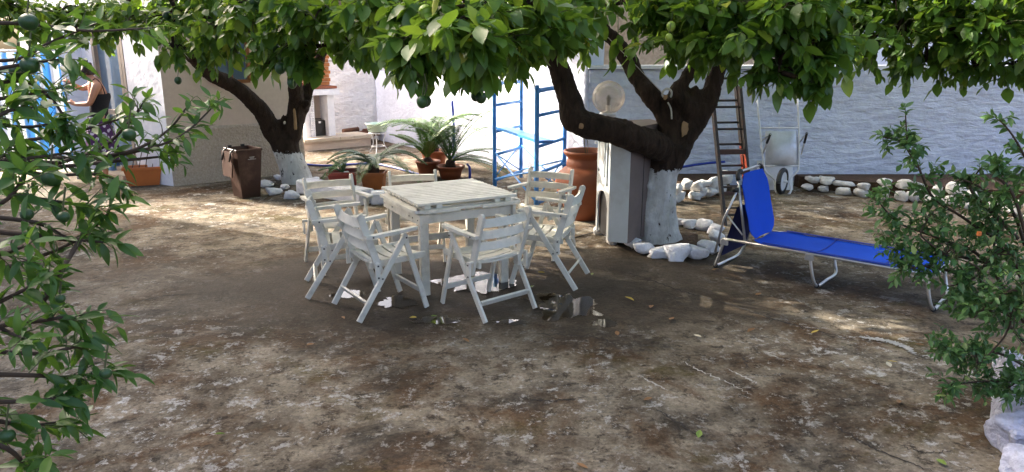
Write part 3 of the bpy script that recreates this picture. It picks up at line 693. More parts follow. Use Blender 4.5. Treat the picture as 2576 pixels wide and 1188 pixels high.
# folded sunshade hanging behind the back
mb = MB(); vs = [(.07, .03, lh + .30), (.07, LW - .03, lh + .30), (-.04, LW - .03, .10), (-.04, .03, .10), (.0, .03, lh + .1), (.0, LW - .03, lh + .1)]
mb.add([(.10, .03, lh + .30), (.10, LW - .03, lh + .30), (.02, LW - .03, lh - .02), (.02, .03, lh - .02), (-.02, LW - .03, .13), (-.02, .03, .13)], [(0, 1, 2, 3), (3, 2, 4, 5)])
mb.v += [(x + .01, y, z) for x, y, z in mb.v]; mb.f += [tuple(q + 6 for q in reversed(f)) for f in mb.f]; mb.sm += [False] * 2; mb.build('sunshade', 'navy_fabric', lo)

# ================================================================== brown bin
bc = (G(617, 500) + G(660, 494) + G(592, 476)) / 3 + Vector((.03, -.10, 0)); brz = R(42)
bn_ = thing('waste_bin', 'brown plastic waste bin with its lid hanging open on the left', 'bin', bc, brz)
hb = .66; w0, d0, w1, d1 = .25, .30, .34, .42
def ring(w, d, z): return [(-w / 2, -d / 2, z), (w / 2, -d / 2, z), (w / 2, d / 2, z), (-w / 2, d / 2, z)]
m = MB(); v = ring(w0, d0, 0) + ring(w1, d1, hb) + ring(w1 - .03, d1 - .03, hb) + ring(w0 - .02, d0 - .02, .03)
fs = [(3, 2, 1, 0)] + [(a + i, a + (i + 1) % 4, a + 4 + (i + 1) % 4, a + 4 + i) for a in (0, 4, 8) for i in range(4)] + [(12, 13, 14, 15)]
m.add(v, fs).build('body', 'brown_plastic', bn_)
for (a, b) in (((-w1 / 2, -d1 / 2), (w1 / 2, -d1 / 2)), ((w1 / 2, -d1 / 2), (w1 / 2, d1 / 2)), ((w1 / 2, d1 / 2), (-w1 / 2, d1 / 2)), ((-w1 / 2, d1 / 2), (-w1 / 2, -d1 / 2))):
    MB().beam((a[0], a[1], hb - .012), (b[0], b[1], hb - .012), .022, .03, ch=.004).build('rim', 'brown_plastic', bn_)
m = MB(); m.beam((-w1 / 2 - .05, -.02, hb - .03), (-w1 / 2 - .075, -.02, hb - .36), .38, .018, side=Vector((0, 1, 0)), ch=.006, w1=.30); lid = m.build('lid', 'brown_plastic', bn_)
for y in (-.14, .1): MB().tube([(-w1 / 2 + .01, y, hb + .01), (-w1 / 2 - .05, y, hb - .02), (-w1 / 2 - .09, y - .01, hb - .15)], .012).build('hinge_arm', 'black_plastic', lid)
for x in (-.10, .08): MB().box((x, d1 / 2 - .01, hb + .012), (.05, .03, .03), ch=.004).build('hinge', 'black_plastic', bn_)
for j, (w, z) in enumerate(((.07, .555), (.05, .54), (.11, .525))):
    yy = -d0 / 2 - (d1 - d0) / 2 * z / hb - .0015; MB().box((.03, yy, z), (w, .002, .006)).build('print_line', 'print', bn_)

# ================================================================== terracotta jar with cutting
jc = G(1472, 552) + Vector((0, .05, 0))
jar = thing('terracotta_jar', 'large dark terracotta jar with a small sprig, left of the grey cabinet', 'jar', jc)
MB().lathe([(0.000, .0), (0.165, .0), (0.187, .03), (0.259, .16), (0.330, .33), (0.358, .45), (0.341, .54), (0.259, .61), (0.231, .625), (0.233, .64), (0.226, .70), (0.215, .715), (0.220, .735), (0.259, .775), (0.270, .80), (0.259, .815), (0.237, .81), (0.209, .76), (0.198, .72)], (0, 0, 0), 44).build('body', 'terracotta', jar)
MB().lathe([(0, .735), (.19, .735)], (0, 0, 0), 24).build('soil', 'soil', jar)
MB().tube(smoothpts([(.0, .0, .73), (-.02, 0, .85), (-.03, .01, .96)]), .005).build('stem', 'green_twig', jar)
MB().tube(smoothpts([(.0, .0, .73), (.015, 0, .82), (.012, .01, .93)]), .004).build('stem', 'green_twig', jar)

# ================================================================== grey cabinet on stones
cz = .075
ca, cb, cc = G(1498, 580, cz), G(1529, 607, cz), G(1578, 613, cz); cd = G(1650, 583, cz); ce = cd + (ca - cb) * .8
CTOP = P(1650, 316, cd.y).z
cab = thing('tall_cabinet', 'tall grey white wooden cabinet with panelled door and arched niche behind the trunk', 'cabinet', ((ca + cc) / 2).xy.to_3d())
def face_box(mb, p, q, u0, u1, z0, z1, th, o=0.0):
    d = (q - p); nrm = Vector((d.y, -d.x, 0)).normalized(); nrm = nrm if nrm.y < 0 else -nrm
    slab(mb, p + d * u0 + nrm * o - Vector((0, 0, cz)), p + d * u1 + nrm * o - Vector((0, 0, cz)), z0, z1, th, nrm); return mb
zd0, zd1 = .62, CTOP - .05
m = MB(); face_box(m, ca, cb, 0, .10, cz, CTOP, .02); face_box(m, ca, cb, .86, 1, cz, CTOP, .02); face_box(m, ca, cb, .10, .86, .55, .62, .02); face_box(m, ca, cb, .10, .86, CTOP - .05, CTOP, .02)
m.build('front_frame', 'grey_paint', cab, world=True)
# arch corners of the niche
d = cb - ca; nrm = Vector((d.y, -d.x, 0)).normalized(); nrm = nrm if nrm.y < 0 else -nrm
for s in (0, 1):
    u = (.10, .86)[s]; k = 1 if s == 0 else -1
    pts = [(u, .55), (u, .40), (u + k * .05, .47), (u + k * .14, .52), (u + k * .28, .55)]
    m = MB(); f = [ca + d * a + nrm * .001 + Vector((0, 0, z - cz)) for a, z in pts]; b = [q - nrm * .018 for q in f]
    m.add(f + b, [(0, 1, 2, 3, 4), (9, 8, 7, 6, 5)] + [(i, (i + 1) % 5, 5 + (i + 1) % 5, 5 + i) for i in range(5)]); m.build('niche_arch', 'grey_paint', cab, world=True)
m = MB(); face_box(m, ca, cb, .13, .84, zd0 + .01, zd1 - .01, .018, .016); dr = m.build('door', 'grey_paint', cab, world=True)
m = MB()
for u0, u1, z0, z1 in ((.22, .27, .74, zd1 - .09), (.70, .75, .74, zd1 - .09), (.22, .75, .71, .74), (.22, .75, zd1 - .09, zd1 - .06)): face_box(m, ca, cb, u0, u1, z0, z1, .012, .027)
m.build('door_moulding', 'grey_paint', dr, world=True)
m = MB(); face_box(m, ca, cb, .29, .68, .77, zd1 - .12, .012, .024); m.build('door_panel', 'grey_paint', dr, world=True)
m = MB(); m.rock(ca + d * .16 + nrm * .04 + Vector((0, 0, .95)), (.035, .035, .035), 3, 1, .05); m.build('knob', 'white_metal', dr, world=True)
m = MB(); face_box(m, cb, cc, 0, 1, cz, CTOP, .02); m.build('front_panel', 'grey_paint', cab, world=True)
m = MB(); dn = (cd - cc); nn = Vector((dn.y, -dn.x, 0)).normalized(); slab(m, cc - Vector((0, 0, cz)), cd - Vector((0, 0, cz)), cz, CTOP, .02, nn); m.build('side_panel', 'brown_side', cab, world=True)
for i in range(1):
    q = cc.lerp(cd, .45); 
    m = MB(); m.beam(q + nn * .001 + Vector((0, 0, .02)), q + nn * .001 + Vector((0, 0, CTOP - cz - .03)), .004, .006, side=nn); m.build('board_joint', 'dark_inside', cab, world=True)
inner = [ca, cb, cc, cd, ce]; cen = sum((p for p in inner), Vector()) / 5
m = MB(); ip = [p.lerp(cen, .12) for p in inner]
ip = ip if (ip[1] - ip[0]).cross(ip[2] - ip[1]).z > 0 else ip[::-1]
m.prism([(p.x, p.y) for p in ip], cz + .002, CTOP - .02); m.build('inside', 'dark_inside', cab, world=True)
m = MB(); op = [p + (p - cen).normalized() * .03 for p in inner]; op = op if (op[1] - op[0]).cross(op[2] - op[1]).z > 0 else op[::-1]
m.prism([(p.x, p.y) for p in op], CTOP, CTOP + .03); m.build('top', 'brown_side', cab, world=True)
for i, (px, py, w) in enumerate(((1508, 592, .15), (1540, 616, .13), (1600, 606, .16))):
    q = G(px, py); m = MB(); m.rock((q.x, q.y + .04, .035), (w, .14, .10), 60 + i, 2, .3); tag(m.build('footing_stone', 'grey_rock'), ('white stone under the left foot of the cabinet', 'white stone under the front corner of the cabinet', 'white stone under the dark side of the cabinet')[i], 'stone', 'stones under the cabinet')

# globe lamp
gY = 8.95; gc = P(1531, 245, gY); gr = .195
gl = thing('globe_lamp', 'smoky glass globe lamp with a visible bulb above the thick branch', 'lamp', (gc.x, gc.y, 0))
MB().tube([(0, 0, 0), (0, 0, gc.z - gr - .02)], .035, 14).build('post', 'lamp_metal', gl)
MB().lathe([(.05, gc.z - gr - .06), (.10, gc.z - gr - .02), (.10, gc.z - gr + .015), (.03, gc.z - gr + .03), (.03, gc.z - gr + .10), (.0, gc.z - gr + .10)], (0, 0, 0), 24).build('base', 'white_metal', gl)
MB().lathe([(.02, gc.z - gr + .09), (.022, gc.z - gr + .14), (.03, gc.z - gr + .19), (.0, gc.z - gr + .23)], (0, 0, 0), 16).build('bulb', 'bulb', gl)
MB().lathe([(gr * math.sin(a), gc.z - gr * math.cos(a)) for a in np.linspace(.42, math.pi, 26)], (0, 0, 0), 48).build('globe', 'globe', gl)

# ================================================================== blue scaffold
L0, L1 = Vector((-.25, 10.62, 0)), Vector((.14, 11.45, 0)); R0, R1 = Vector((.30, 8.95, 0)), Vector((.70, 9.85, 0))
sc = thing('scaffold', 'blue painted tube scaffold leaning by the white wall left of the jar', 'scaffold', (L0 + R0) / 2)
zt_ = P(1244, 212, L0.y).z; hs = zt_
def up(p, z): return p + Vector((0, 0, z))
for a, b in ((L0, L1), (R0, R1)):
    MB().tube(smoothpts([up(a, 0), up(a, hs - .06), up(a.lerp(b, .06), hs), up(a.lerp(b, .94), hs), up(b, hs - .06), up(b, 0)], 3), .029).build('end_frame', 'blue_paint', sc, world=True)
    zp = P(1250, 332, L0.y).z
    for z in (hs * .80, zp, P(1250, 390, L0.y).z, .1): MB().tube([up(a, z), up(b, z)], .022).build('rung', 'blue_paint', sc, world=True)
MB().sweep([up(L0.lerp(L1, .3), zp + .03), up(R0.lerp(R1, .3), zp + .03)], .2, .035, ((L1 - L0).normalized())).build('plank', 'blue_paint', sc, world=True)
zA, zB = P(1244, 383, L0.y).z, .12
for a, b in ((L0, R0), (L1, R1)):
    MB().tube([up(a, zA), up(b, zB)], .012).build('brace', 'blue_paint', sc, world=True); MB().tube([up(a, zB), up(b, zA)], .012).build('brace', 'blue_paint', sc, world=True)
for a, b in ((L0, L1), (R0, R1)):
    o = Vector((-.02, 0, 0)); MB().tube([up(a, zA) + o, up(b, zB) + o], .010).build('brace', 'blue_paint', sc, world=True); MB().tube([up(a, zB) + o, up(b, zA) + o], .010).build('brace', 'blue_paint', sc, world=True)

# ================================================================== ladder
lb = G(1858, 566); lt = P(1822, 190, 8.35)
lad = thing('ladder', 'dark double aluminium ladder with red rail ends leaning into the tree', 'ladder', lb)
ax = (lt - lb); lside = Vector((1, .12, 0)).normalized(); back = Vector((0, 1, .1)).normalized()
def lp(u, s, o=0): return lb + ax * u + lside * s + back * o
for nm, o, hw, u0, u1 in (('rail', 0, .165, 0, .93), ('rail', .07, .145, .03, 1.0)):
    for s in (-1, 1):
        MB().beam(lp(u0, s * hw, o), lp(u1, s * hw, o), .03, .075, side=lside, ch=.004).build('rail', 'ladder_metal', lad, world=True)
for i in range(7):
    u = .07 + i * .145
    if u < .92: MB().tube([lp(u, -.165), lp(u, .165)], .013, 8).build('rung', 'ladder_metal' if i not in (3,) else 'ladder_wood', lad, world=True)
    MB().tube([lp(min(u + .035, .985), -.145, .07), lp(min(u + .035, .985), .145, .07)], .013, 8).build('rung', 'ladder_metal', lad, world=True)
for u in (.22, .36, .50): MB().beam(lp(u, -.17, -.012), lp(u, .17, -.012), .03, .055 if u > .4 else .035, side=back).build('tread', 'ladder_wood', lad, world=True)
MB().beam(lp(.27, .165, -.001), lp(.51, .165, -.001), .031, .065, side=lside).build('red_sleeve', 'ladder_red', lad, world=True)
MB().beam(lp(.30, .145, .071), lp(.53, .145, .071), .031, .065, side=lside).build('red_sleeve', 'ladder_red', lad, world=True)
m = MB(); m.rock(lp(1.0, .145, .06), (.07, .08, .09), 5, 2, .2); m.build('end_cap', 'ladder_red', lad, world=True)

# ================================================================== wheelbarrow standing on its nose
wb = G(1972, 488); wY = wb.y
wt = thing('wheelbarrow', 'white wheelbarrow upended against the wall with handles up', 'wheelbarrow', wb)
def wp(px, py, Y): return P(px, py, Y)
wm = 'white_metal'
lean = .30
for s in (0, 1):
    xs = ((1905, 250), (1913, 335), (1921, 410), (1926, 432), (1948, 452), (1951, 478), (1960, 489)) if s == 0 else ((2007, 250), (2010, 335), (2010, 410), (2006, 432), (1987, 452), (1990, 478), (1984, 489))
    pts = [wp(x, y, wY + lean * (489 - y) / 240) for x, y in xs]
    MB().tube(smoothpts(pts, 3), .014).build('handle', wm, wt, world=True)
MB().tube(smoothpts([wp(1960, 489, wY), wp(1968, 492, wY), wp(1977, 492, wY), wp(1984, 489, wY)], 3), .014).build('nose_bar', wm, wt, world=True)
for y, xa, xb in ((322, 1911, 2009), (418, 1922, 2010), (343, 1914, 2010)): MB().tube([wp(xa, y, wY + lean * (489 - y) / 240), wp(xb, y, wY + lean * (489 - y) / 240)], .011 if y != 343 else .006).build('cross_bar', wm, wt, world=True)
MB().tube([wp(1960, 322, wY + .21), wp(1960, 308, wY + .22)], .006).build('peg', wm, wt, world=True)
for (x0, y0, x1, y1) in ((1915, 350, 1938, 338), (2012, 352, 2030, 335)):
    a = wp(x0, y0 + 6, wY + .17); b = wp(x1, y1, wY - .16); c_ = wp(x0 + 4, y0 + 36, wY + .1)
    l_ = MB().tube([a, b, c_], .010).build('leg', wm, wt, world=True)
    MB().tube([b.lerp(a, .05), b, b.lerp(c_, .45)], .017).build('rubber_sleeve', 'black_plastic', l_, world=True)
# tray: bulging sheet seen from below
vs = []; nu, nv = 10, 12
for j in range(nv + 1):
    for i in range(nu + 1):
        u = i / nu; v_ = j / nv; py = 330 + (418 - 330) * v_; px = 1926 + 82 * u
        p = wp(px, py, wY + lean * (489 - py) / 240 + .03); b = math.sin(math.pi * min(max(u, 0), 1)) ** .5 * math.sin(math.pi * (v_ * .9 + .05)) ** .5
        vs.append(p + Vector((0, -.10 * b, 0)))
mb = MB(); fs = [(j * (nu + 1) + i, j * (nu + 1) + i + 1, (j + 1) * (nu + 1) + i + 1, (j + 1) * (nu + 1) + i) for j in range(nv) for i in range(nu)]
mb.add(vs, fs, True); k = len(vs); mb.v += [(x, y + .012, z) for x, y, z in mb.v]; mb.f += [tuple(q + k for q in reversed(f)) for f in fs]; mb.sm += [True] * len(fs)
mb.build('tray', 'galvanised', wt, world=True)
wc = wp(1968, 456, wY + .02); axd = Vector((.78, -.62, 0)).normalized()
def wheel_ring(r, w):
    pts = []; u = axd.cross(Vector((0, 0, 1))).normalized(); return [wc + (u * math.cos(a) + Vector((0, 0, 1)) * math.sin(a)) * r for a in np.linspace(0, 2 * math.pi, 25)]
wh = MB().tube(wheel_ring(.155, 0), .034, 9, False).build('tyre', 'black_plastic', wt, world=True)
MB().tube([wc - axd * .02, wc + axd * .02], .13, 26).build('rim', wm, wh, world=True); MB().tube([wc - axd * .07, wc + axd * .07], .016, 10).build('axle', wm, wh, world=True)
bx_ = thing('white_board', 'white board leaning on the wall behind the wheelbarrow wheel', 'board', (wb.x, wb.y + .28, 0))
MB().beam((-.02, 0, 0), (-.02, .14, .40), .50, .025, side=Vector((1, 0, 0)), ch=.004).build('panel', 'white_metal', bx_); MB().beam((-.02, -.02, .10), (-.02, -.01, .13), .44, .01, side=Vector((1, 0, 0))).build('ledge', 'white_metal', bx_)
# ================================================================== stones
def stone_border(name, label, loc, items, mat):
    t = thing(name, label, 'stone border', loc)
    for i, (p, sz, rz) in enumerate(items):
        m = MB(); m.rock(p, sz, random.random() * 90, 3, .42, rz); m.build('stone', mat, t, world=True)
    return t
random.seed(21)
tm = G(1664, 606)     # main trunk foot
ringp = [(1592, 622), (1622, 640), (1660, 648), (1702, 652), (1748, 650), (1785, 636), (1806, 612), (1800, 592), (1772, 580), (1735, 574), (1712, 568)]
items = []
for i, q in enumerate(ringp):
    p = G(*q); s = random.uniform(.21, .29) * (1.25 if i in (3, 4) else 1); items.append(((p.x, p.y, s * .22), (s, s * .75, s * (.62 if i != 3 else .9)), math.atan2(p.y - tm.y, p.x - tm.x) + 1.57))
stone_border('stone_ring', 'ring of white painted stones round the foot of the big tree', tm, items, 'white_rock')
m = MB(); m.rock((tm.x + .12, tm.y, -.02), (1.0, .8, .14), 8, 3, .2); tag(m.build('soil_mound', 'soil'), 'dark soil inside the stone ring of the big tree', 'soil')
# left tree surround
tl = G(748, 458)
items = []
for i, (x, y, s, h) in enumerate([(668, 470, .26, .12), (690, 490, .3, .14), (715, 478, .22, .12), (770, 450, .2, .12), (790, 462, .2, .12), (700, 452, .2, .1), (735, 500, .26, .16)]):
    p = G(x, y); items.append(((p.x, p.y, h * .35), (s, s * .8, h), random.uniform(0, 3)))
stone_border('stone_ring', 'low white painted stones round the foot of the left tree', tl, items, 'white_rock')
kb = thing('kerb_block', 'grey white concrete kerb running from the left tree towards the table', 'kerb', G(770, 500))
a, b = G(735, 492), G(800, 528); MB().beam(a.lerp(b, 0) + Vector((.1, .25, .09)), b + Vector((.55, .35, .09)), .26, .2, side=Vector((0, 1, 0)), ch=.025).build('block', 'white_rock', kb, world=True)
MB().beam(G(800, 528) + Vector((.6, .36, .08)), G(990, 512) + Vector((.2, .1, .08)), .22, .17, side=Vector((0, 1, 0)), ch=.025).build('block', 'white_rock', kb, world=True)
m = MB(); m.rock((tl.x + .3, tl.y + .05, -.02), (1.1, .8, .14), 18, 3, .2); tag(m.build('soil_mound', 'soil'), 'brown soil round the foot of the left tree', 'soil')
# stone edging of the bed along the right wall
def edging(label, path, step, courses):
    pts = [G(*q) for q in path]; its = []; tot = 0
    for a, b in zip(pts, pts[1:]):
        L = (b - a).length; k = max(1, int(L / step))
        for i in range(k):
            p = a.lerp(b, (i + .5) / k); z = 0
            for c in range(courses):
                w = step * random.uniform(.9, 1.7); h = random.uniform(.09, .19)
                its.append(((p.x + random.uniform(-.04, .04) + c * .06, p.y + .05 + random.uniform(-.03, .03) + .05 * c, z + h * .46), (w, .2, h * 1.12), math.atan2(b.y - a.y, b.x - a.x) + random.uniform(-.1, .1))); z += h * .86
    return stone_border('stone_edging', label, pts[0], its, 'grey_rock')
edging('two courses of grey white stones by the wall between trunk and ladder', [(1672, 516), (1750, 503), (1830, 492)], .18, 2)
edging('long low row of grey white stones along the wall right of the wheelbarrow', [(2012, 482), (2090, 489), (2200, 500), (2330, 512), (2470, 530), (2640, 560)], .20, 2)
m = MB(); m.prism([(G(1690, 505).x, 10.0), (G(1840, 490).x, 10.15), (3.2, 10.8), (1.5, 10.8)], 0, .17); tag(m.build('soil_bed', 'soil'), 'narrow soil bed behind the stones near the ladder', 'soil')
m = MB(); m.prism([(4.15, 10.55), (G(2200, 500).x, 10.1), (6.3, 9.5), (9, 8.7), (9.5, 10.74), (4.15, 10.74)], 0, .17); tag(m.build('soil_bed', 'soil'), 'dark soil bed behind the long row of stones', 'soil')
# white rock at the near right corner
rk = thing('rock_planter', 'rough white painted rock planter edge in the near right corner', 'planter', (2.75, 3.6, 0))
for i, (x, y, z, sx, sy, sz, s) in enumerate([(2.55, 3.36, .08, .30, .30, .34, 4), (2.72, 3.62, .10, .30, .32, .36, 9), (2.42, 3.08, .05, .28, .30, .26, 15), (2.85, 3.4, .14, .36, .4, .44, 23), (2.9, 3.88, .12, .32, .3, .36, 31), (2.62, 3.05, .10, .34, .3, .36, 44), (3.1, 3.6, .18, .4, .5, .5, 52), (2.38, 2.86, .04, .26, .24, .22, 61), (2.78, 3.1, .16, .3, .3, .4, 71)]):
    m = MB(); m.rock((x, y, z), (sx, sy, sz), s, 4, .5, i * .7); m.build('rock', 'planter_rock', rk, world=True)

# ================================================================== pots and cycads
def frond(L, rise, droop, az, width, tint, n=38, roll=0):
    """arching pinnate frond from the origin; returns MB"""
    m = MB(); d = Vector((math.cos(az), math.sin(az), 0)); pts = []
    for i in range(13):
        t = i / 12; pts.append(d * (L * (t * math.cos(rise) + .15 * t * t)) + Vector((0, 0, L * (t * math.sin(rise) - droop * t ** 2.3))))
    m.tube(pts, [.008 * (1 - .8 * i / 12) + .0015 for i in range(13)], 5, False)
    for k in range(n):
        t = .12 + .87 * k / (n - 1); f = t * 12; i = min(int(f), 11); p = pts[i].lerp(pts[i + 1], f - i); tg = (pts[i + 1] - pts[i]).normalized()
        s = tg.cross(Vector((0, 0, 1))).normalized(); u = s.cross(tg).normalized()
        ll = width * (math.sin(math.pi * (t * .85 + .12)) ** .7) * random.uniform(.88, 1.1)
        for q in (-1, 1):
            dr = (s * q * .95 + tg * .42 + u * .25).normalized(); e = p + dr * ll + Vector((0, 0, -.12 * ll)); mid = p + dr * ll * .5 + u * .01
            w = tg * .0075
            m.add([p - w * .6, p + w * .6, mid + w, mid - w, e], [(0, 1, 2, 3), (3, 2, 4)])
    return m
def cycad(name, label, loc, pot, pmat, crown, fronds, fmat, trunk=True):
    t = thing(name, label, 'potted plant', loc)
    if pot: pot(t)
    if trunk:
        m = MB(); m.lathe([(.0, crown - .16), (.07, crown - .16), (.085, crown - .08), (.06, crown), (0, crown + .03)], n=14); m.build('stem_base', 'cycad_trunk', t)
    for (L, rise, droop, az, w) in fronds:
        m = frond(L, R(rise), droop, R(az), w, 0); m.v = [(x, y, z + crown - .01) for x, y, z in m.v]; m.build('frond', fmat, t)
    return t
def round_pot(r0, r1, h, mat, lip=.02):
    def f(t):
        MB().lathe([(0, 0), (r0, 0), (r0 * .5 + r1 * .5, h * .5), (r1, h - lip * 1.6), (r1 + lip, h - lip * 1.5), (r1 + lip, h), (r1 - .01, h), (r1 - .02, h - .05)], n=30).build('pot', mat, t)
        MB().lathe([(0, h - .035), (r1 - .015, h - .035)], n=20).build('soil', 'soil', t)
    return f
def square_pot(w0, w1, d0, d1, h, mat, saucer=False):
    def f(t):
        m = MB(); v = ring(w0, d0, 0) + ring(w1, d1, h) + ring(w1 - .03, d1 - .03, h) + ring(w1 - .05, d1 - .05, h - .06)
        m.add(v, [(3, 2, 1, 0)] + [(a + i, a + (i + 1) % 4, a + 4 + (i + 1) % 4, a + 4 + i) for a in (0, 4, 8) for i in range(4)]).build('pot', mat, t)
        v = ring(w1 + .025, d1 + .025, h - .035) + ring(w1 + .025, d1 + .025, h + .003); m = MB()
        v += ring(w1 - .028, d1 - .028, h + .003) + ring(w1 - .028, d1 - .028, h - .035); m.add(v, [(a + i, a + (i + 1) % 4, (a + 4) % 16 + (i + 1) % 4, (a + 4) % 16 + i) for a in (0, 4, 8, 12) for i in range(4)]).build('rim', mat, t)
        m = MB(); m.add(ring(w1 - .045, d1 - .045, h - .05), [(0, 1, 2, 3)]); m.build('soil', 'soil', t)
    return f
random.seed(5)
def fr(n, L, rise, droop, w, a0=0, span=360, jl=.15):
    return [(L * random.uniform(1 - jl, 1 + jl), rise + random.uniform(-14, 14), droop * random.uniform(.8, 1.2), a0 + span * (i + random.uniform(-.3, .3)) / n, w) for i in range(n)]
cycad('potted_cycad', 'cycad with arching dark fronds in the orange square pot behind the chairs', G(938, 490) + Vector((0, .14, 0)), square_pot(.24, .31, .24, .31, .30, 'orange_clay'), None, .40, fr(15, .80, 36, .62, .15), 'frond_dark')
cycad('potted_cycad', 'bright green young cycad directly behind the table in a brown pot', G(1075, 448) + Vector((0, .1, 0)), round_pot(.13, .18, .26, 'terracotta'), None, .30, fr(11, .72, 60, .25, .13, 20), 'frond_bright')
cycad('potted_cycad', 'tall cycad with upright fronds in a shallow terracotta bowl', G(1132, 452) + Vector((0, .12, 0)), round_pot(.15, .205, .2, 'terracotta'), None, .28, fr(9, 1.15, 66, .36, .17, 10) + fr(8, .90, 16, .38, .16, -50, 130), 'frond_dark')
cycad('potted_cycad', 'largest cycad with fronds rising above the others by the white wall', G(1092, 425) + Vector((0, .1, 0)), round_pot(.16, .22, .3, 'terracotta'), None, .42, fr(17, 1.2, 52, .52, .18, 0), 'frond')
# red square planter
t = thing('red_planter', 'dark red square plastic planter with a small cycad shoot beside the left tree', 'planter', G(860, 490) + Vector((0, .16, 0)), R(12))
square_pot(.27, .43, .27, .38, .31, 'red_plastic')(t)
for (L, rise, droop, az, w) in ((.30, 62, .3, 150, .07), (.36, 40, .5, 190, .10), (.26, 75, .2, 60, .05)):
    m = frond(L, R(rise), droop, R(az), w, 0, 18); m.v = [(x, y, z + .27) for x, y, z in m.v]; m.build('frond', 'frond_dark', t)
m = MB(); m.rock((.05, -.09, .29), (.1, .08, .06), 4, 2, .4); m.build('white_stone', 'white_rock', t)
# orange planter box and neighbours at the left
pp = G(355, 468)
t = thing('orange_planter', 'orange plastic planter box in the sun at the corner of the beige house', 'planter', pp + Vector((0, .13, 0)), R(20)); square_pot(.40, .52, .22, .28, .27, 'orange_plastic')(t)
for i in range(4): MB().tube(smoothpts([(-.15 + i * .09, 0, .24), (-.1 + i * .09, random.uniform(-.1, .1), .45), (-.05 + i * .12, random.uniform(-.2, .1), .62)]), .006).build('dry_stem', 'twig', t)
t = thing('orange_pot', 'narrow orange pot beside the blue container, left of the planter box', 'pot', G(272, 440) + Vector((0, .0, 0))); round_pot(.09, .12, .24, 'orange_plastic')(t)
t = thing('blue_container', 'small blue plastic container between the orange pot and the planter box', 'container', G(296, 446)); MB().lathe([(0, 0), (.10, 0), (.11, .05), (.11, .2), (.06, .25), (.04, .27), (.04, .3), (0, .3)], n=20).build('body', 'water_tank', t); MB().lathe([(.045, .29), (.045, .32), (0, .32)], n=16).build('cap', 'black_plastic', t)
t = thing('crate', 'stack of dark plastic crates against the white house side wall', 'crate', G(345, 447) + Vector((-.15, .45, 0)), R(-25))
for z in (0, .13, .26):
    m = MB()
    for (a, b) in ((-.2, 0), (.2, 0)): m.box((a, 0, z + .06), (.02, .3, .1))
    for b in (-.14, .14): m.box((0, b, z + .06), (.38, .02, .1))
    m.box((0, 0, z + .012), (.4, .28, .015)); m.build('crate_tier', 'black_plastic', t)

# ================================================================== hoses, pipe, rope, cable
def hose(name, label, cat, pts, r, mat, n=8): return tag(MB().tube(smoothpts(pts, 6), r, n).build(name, mat), label, cat)
hose('garden_hose', 'blue garden hose lying across the paving behind the left tree', 'hose', [G(772, 414, .02), G(820, 417, .02), G(880, 414, .02), G(935, 412, .02), G(985, 420, .02), G(1060, 440, .02)], .017, 'blue_hose')
hose('garden_hose', 'short blue hose along the wall behind the stones right of the trunk', 'hose', [Vector((1.7, 10.72, .2)), Vector((2.2, 10.7, .24)), Vector((2.75, 10.68, .33)), Vector((3.1, 10.7, .36))], .018, 'blue_hose')
pv = G(1142, 440); hose('water_pipe', 'upright blue water pipe standing behind the cycads', 'pipe', [G(1142, 408) + Vector((0, 0, 0)), G(1142, 408) + Vector((.01, 0, .6)), G(1142, 408) + Vector((-.01, 0, P(1142, 254, G(1142, 408).y).z))], .022, 'blue_hose')
hose('water_pipe', 'bent blue pipe end at the foot of the wall by the shallow bowl', 'pipe', [G(1182, 452), G(1182, 452) + Vector((0, 0, .17)), G(1176, 449) + Vector((0, .05, .21))], .02, 'blue_hose')
hose('cable', 'thin dark cable on the ground left of the cabinet', 'cable', [G(1385, 600, .008), G(1430, 600, .008), G(1465, 593, .008), G(1492, 585, .008)], .006, 'black_plastic')

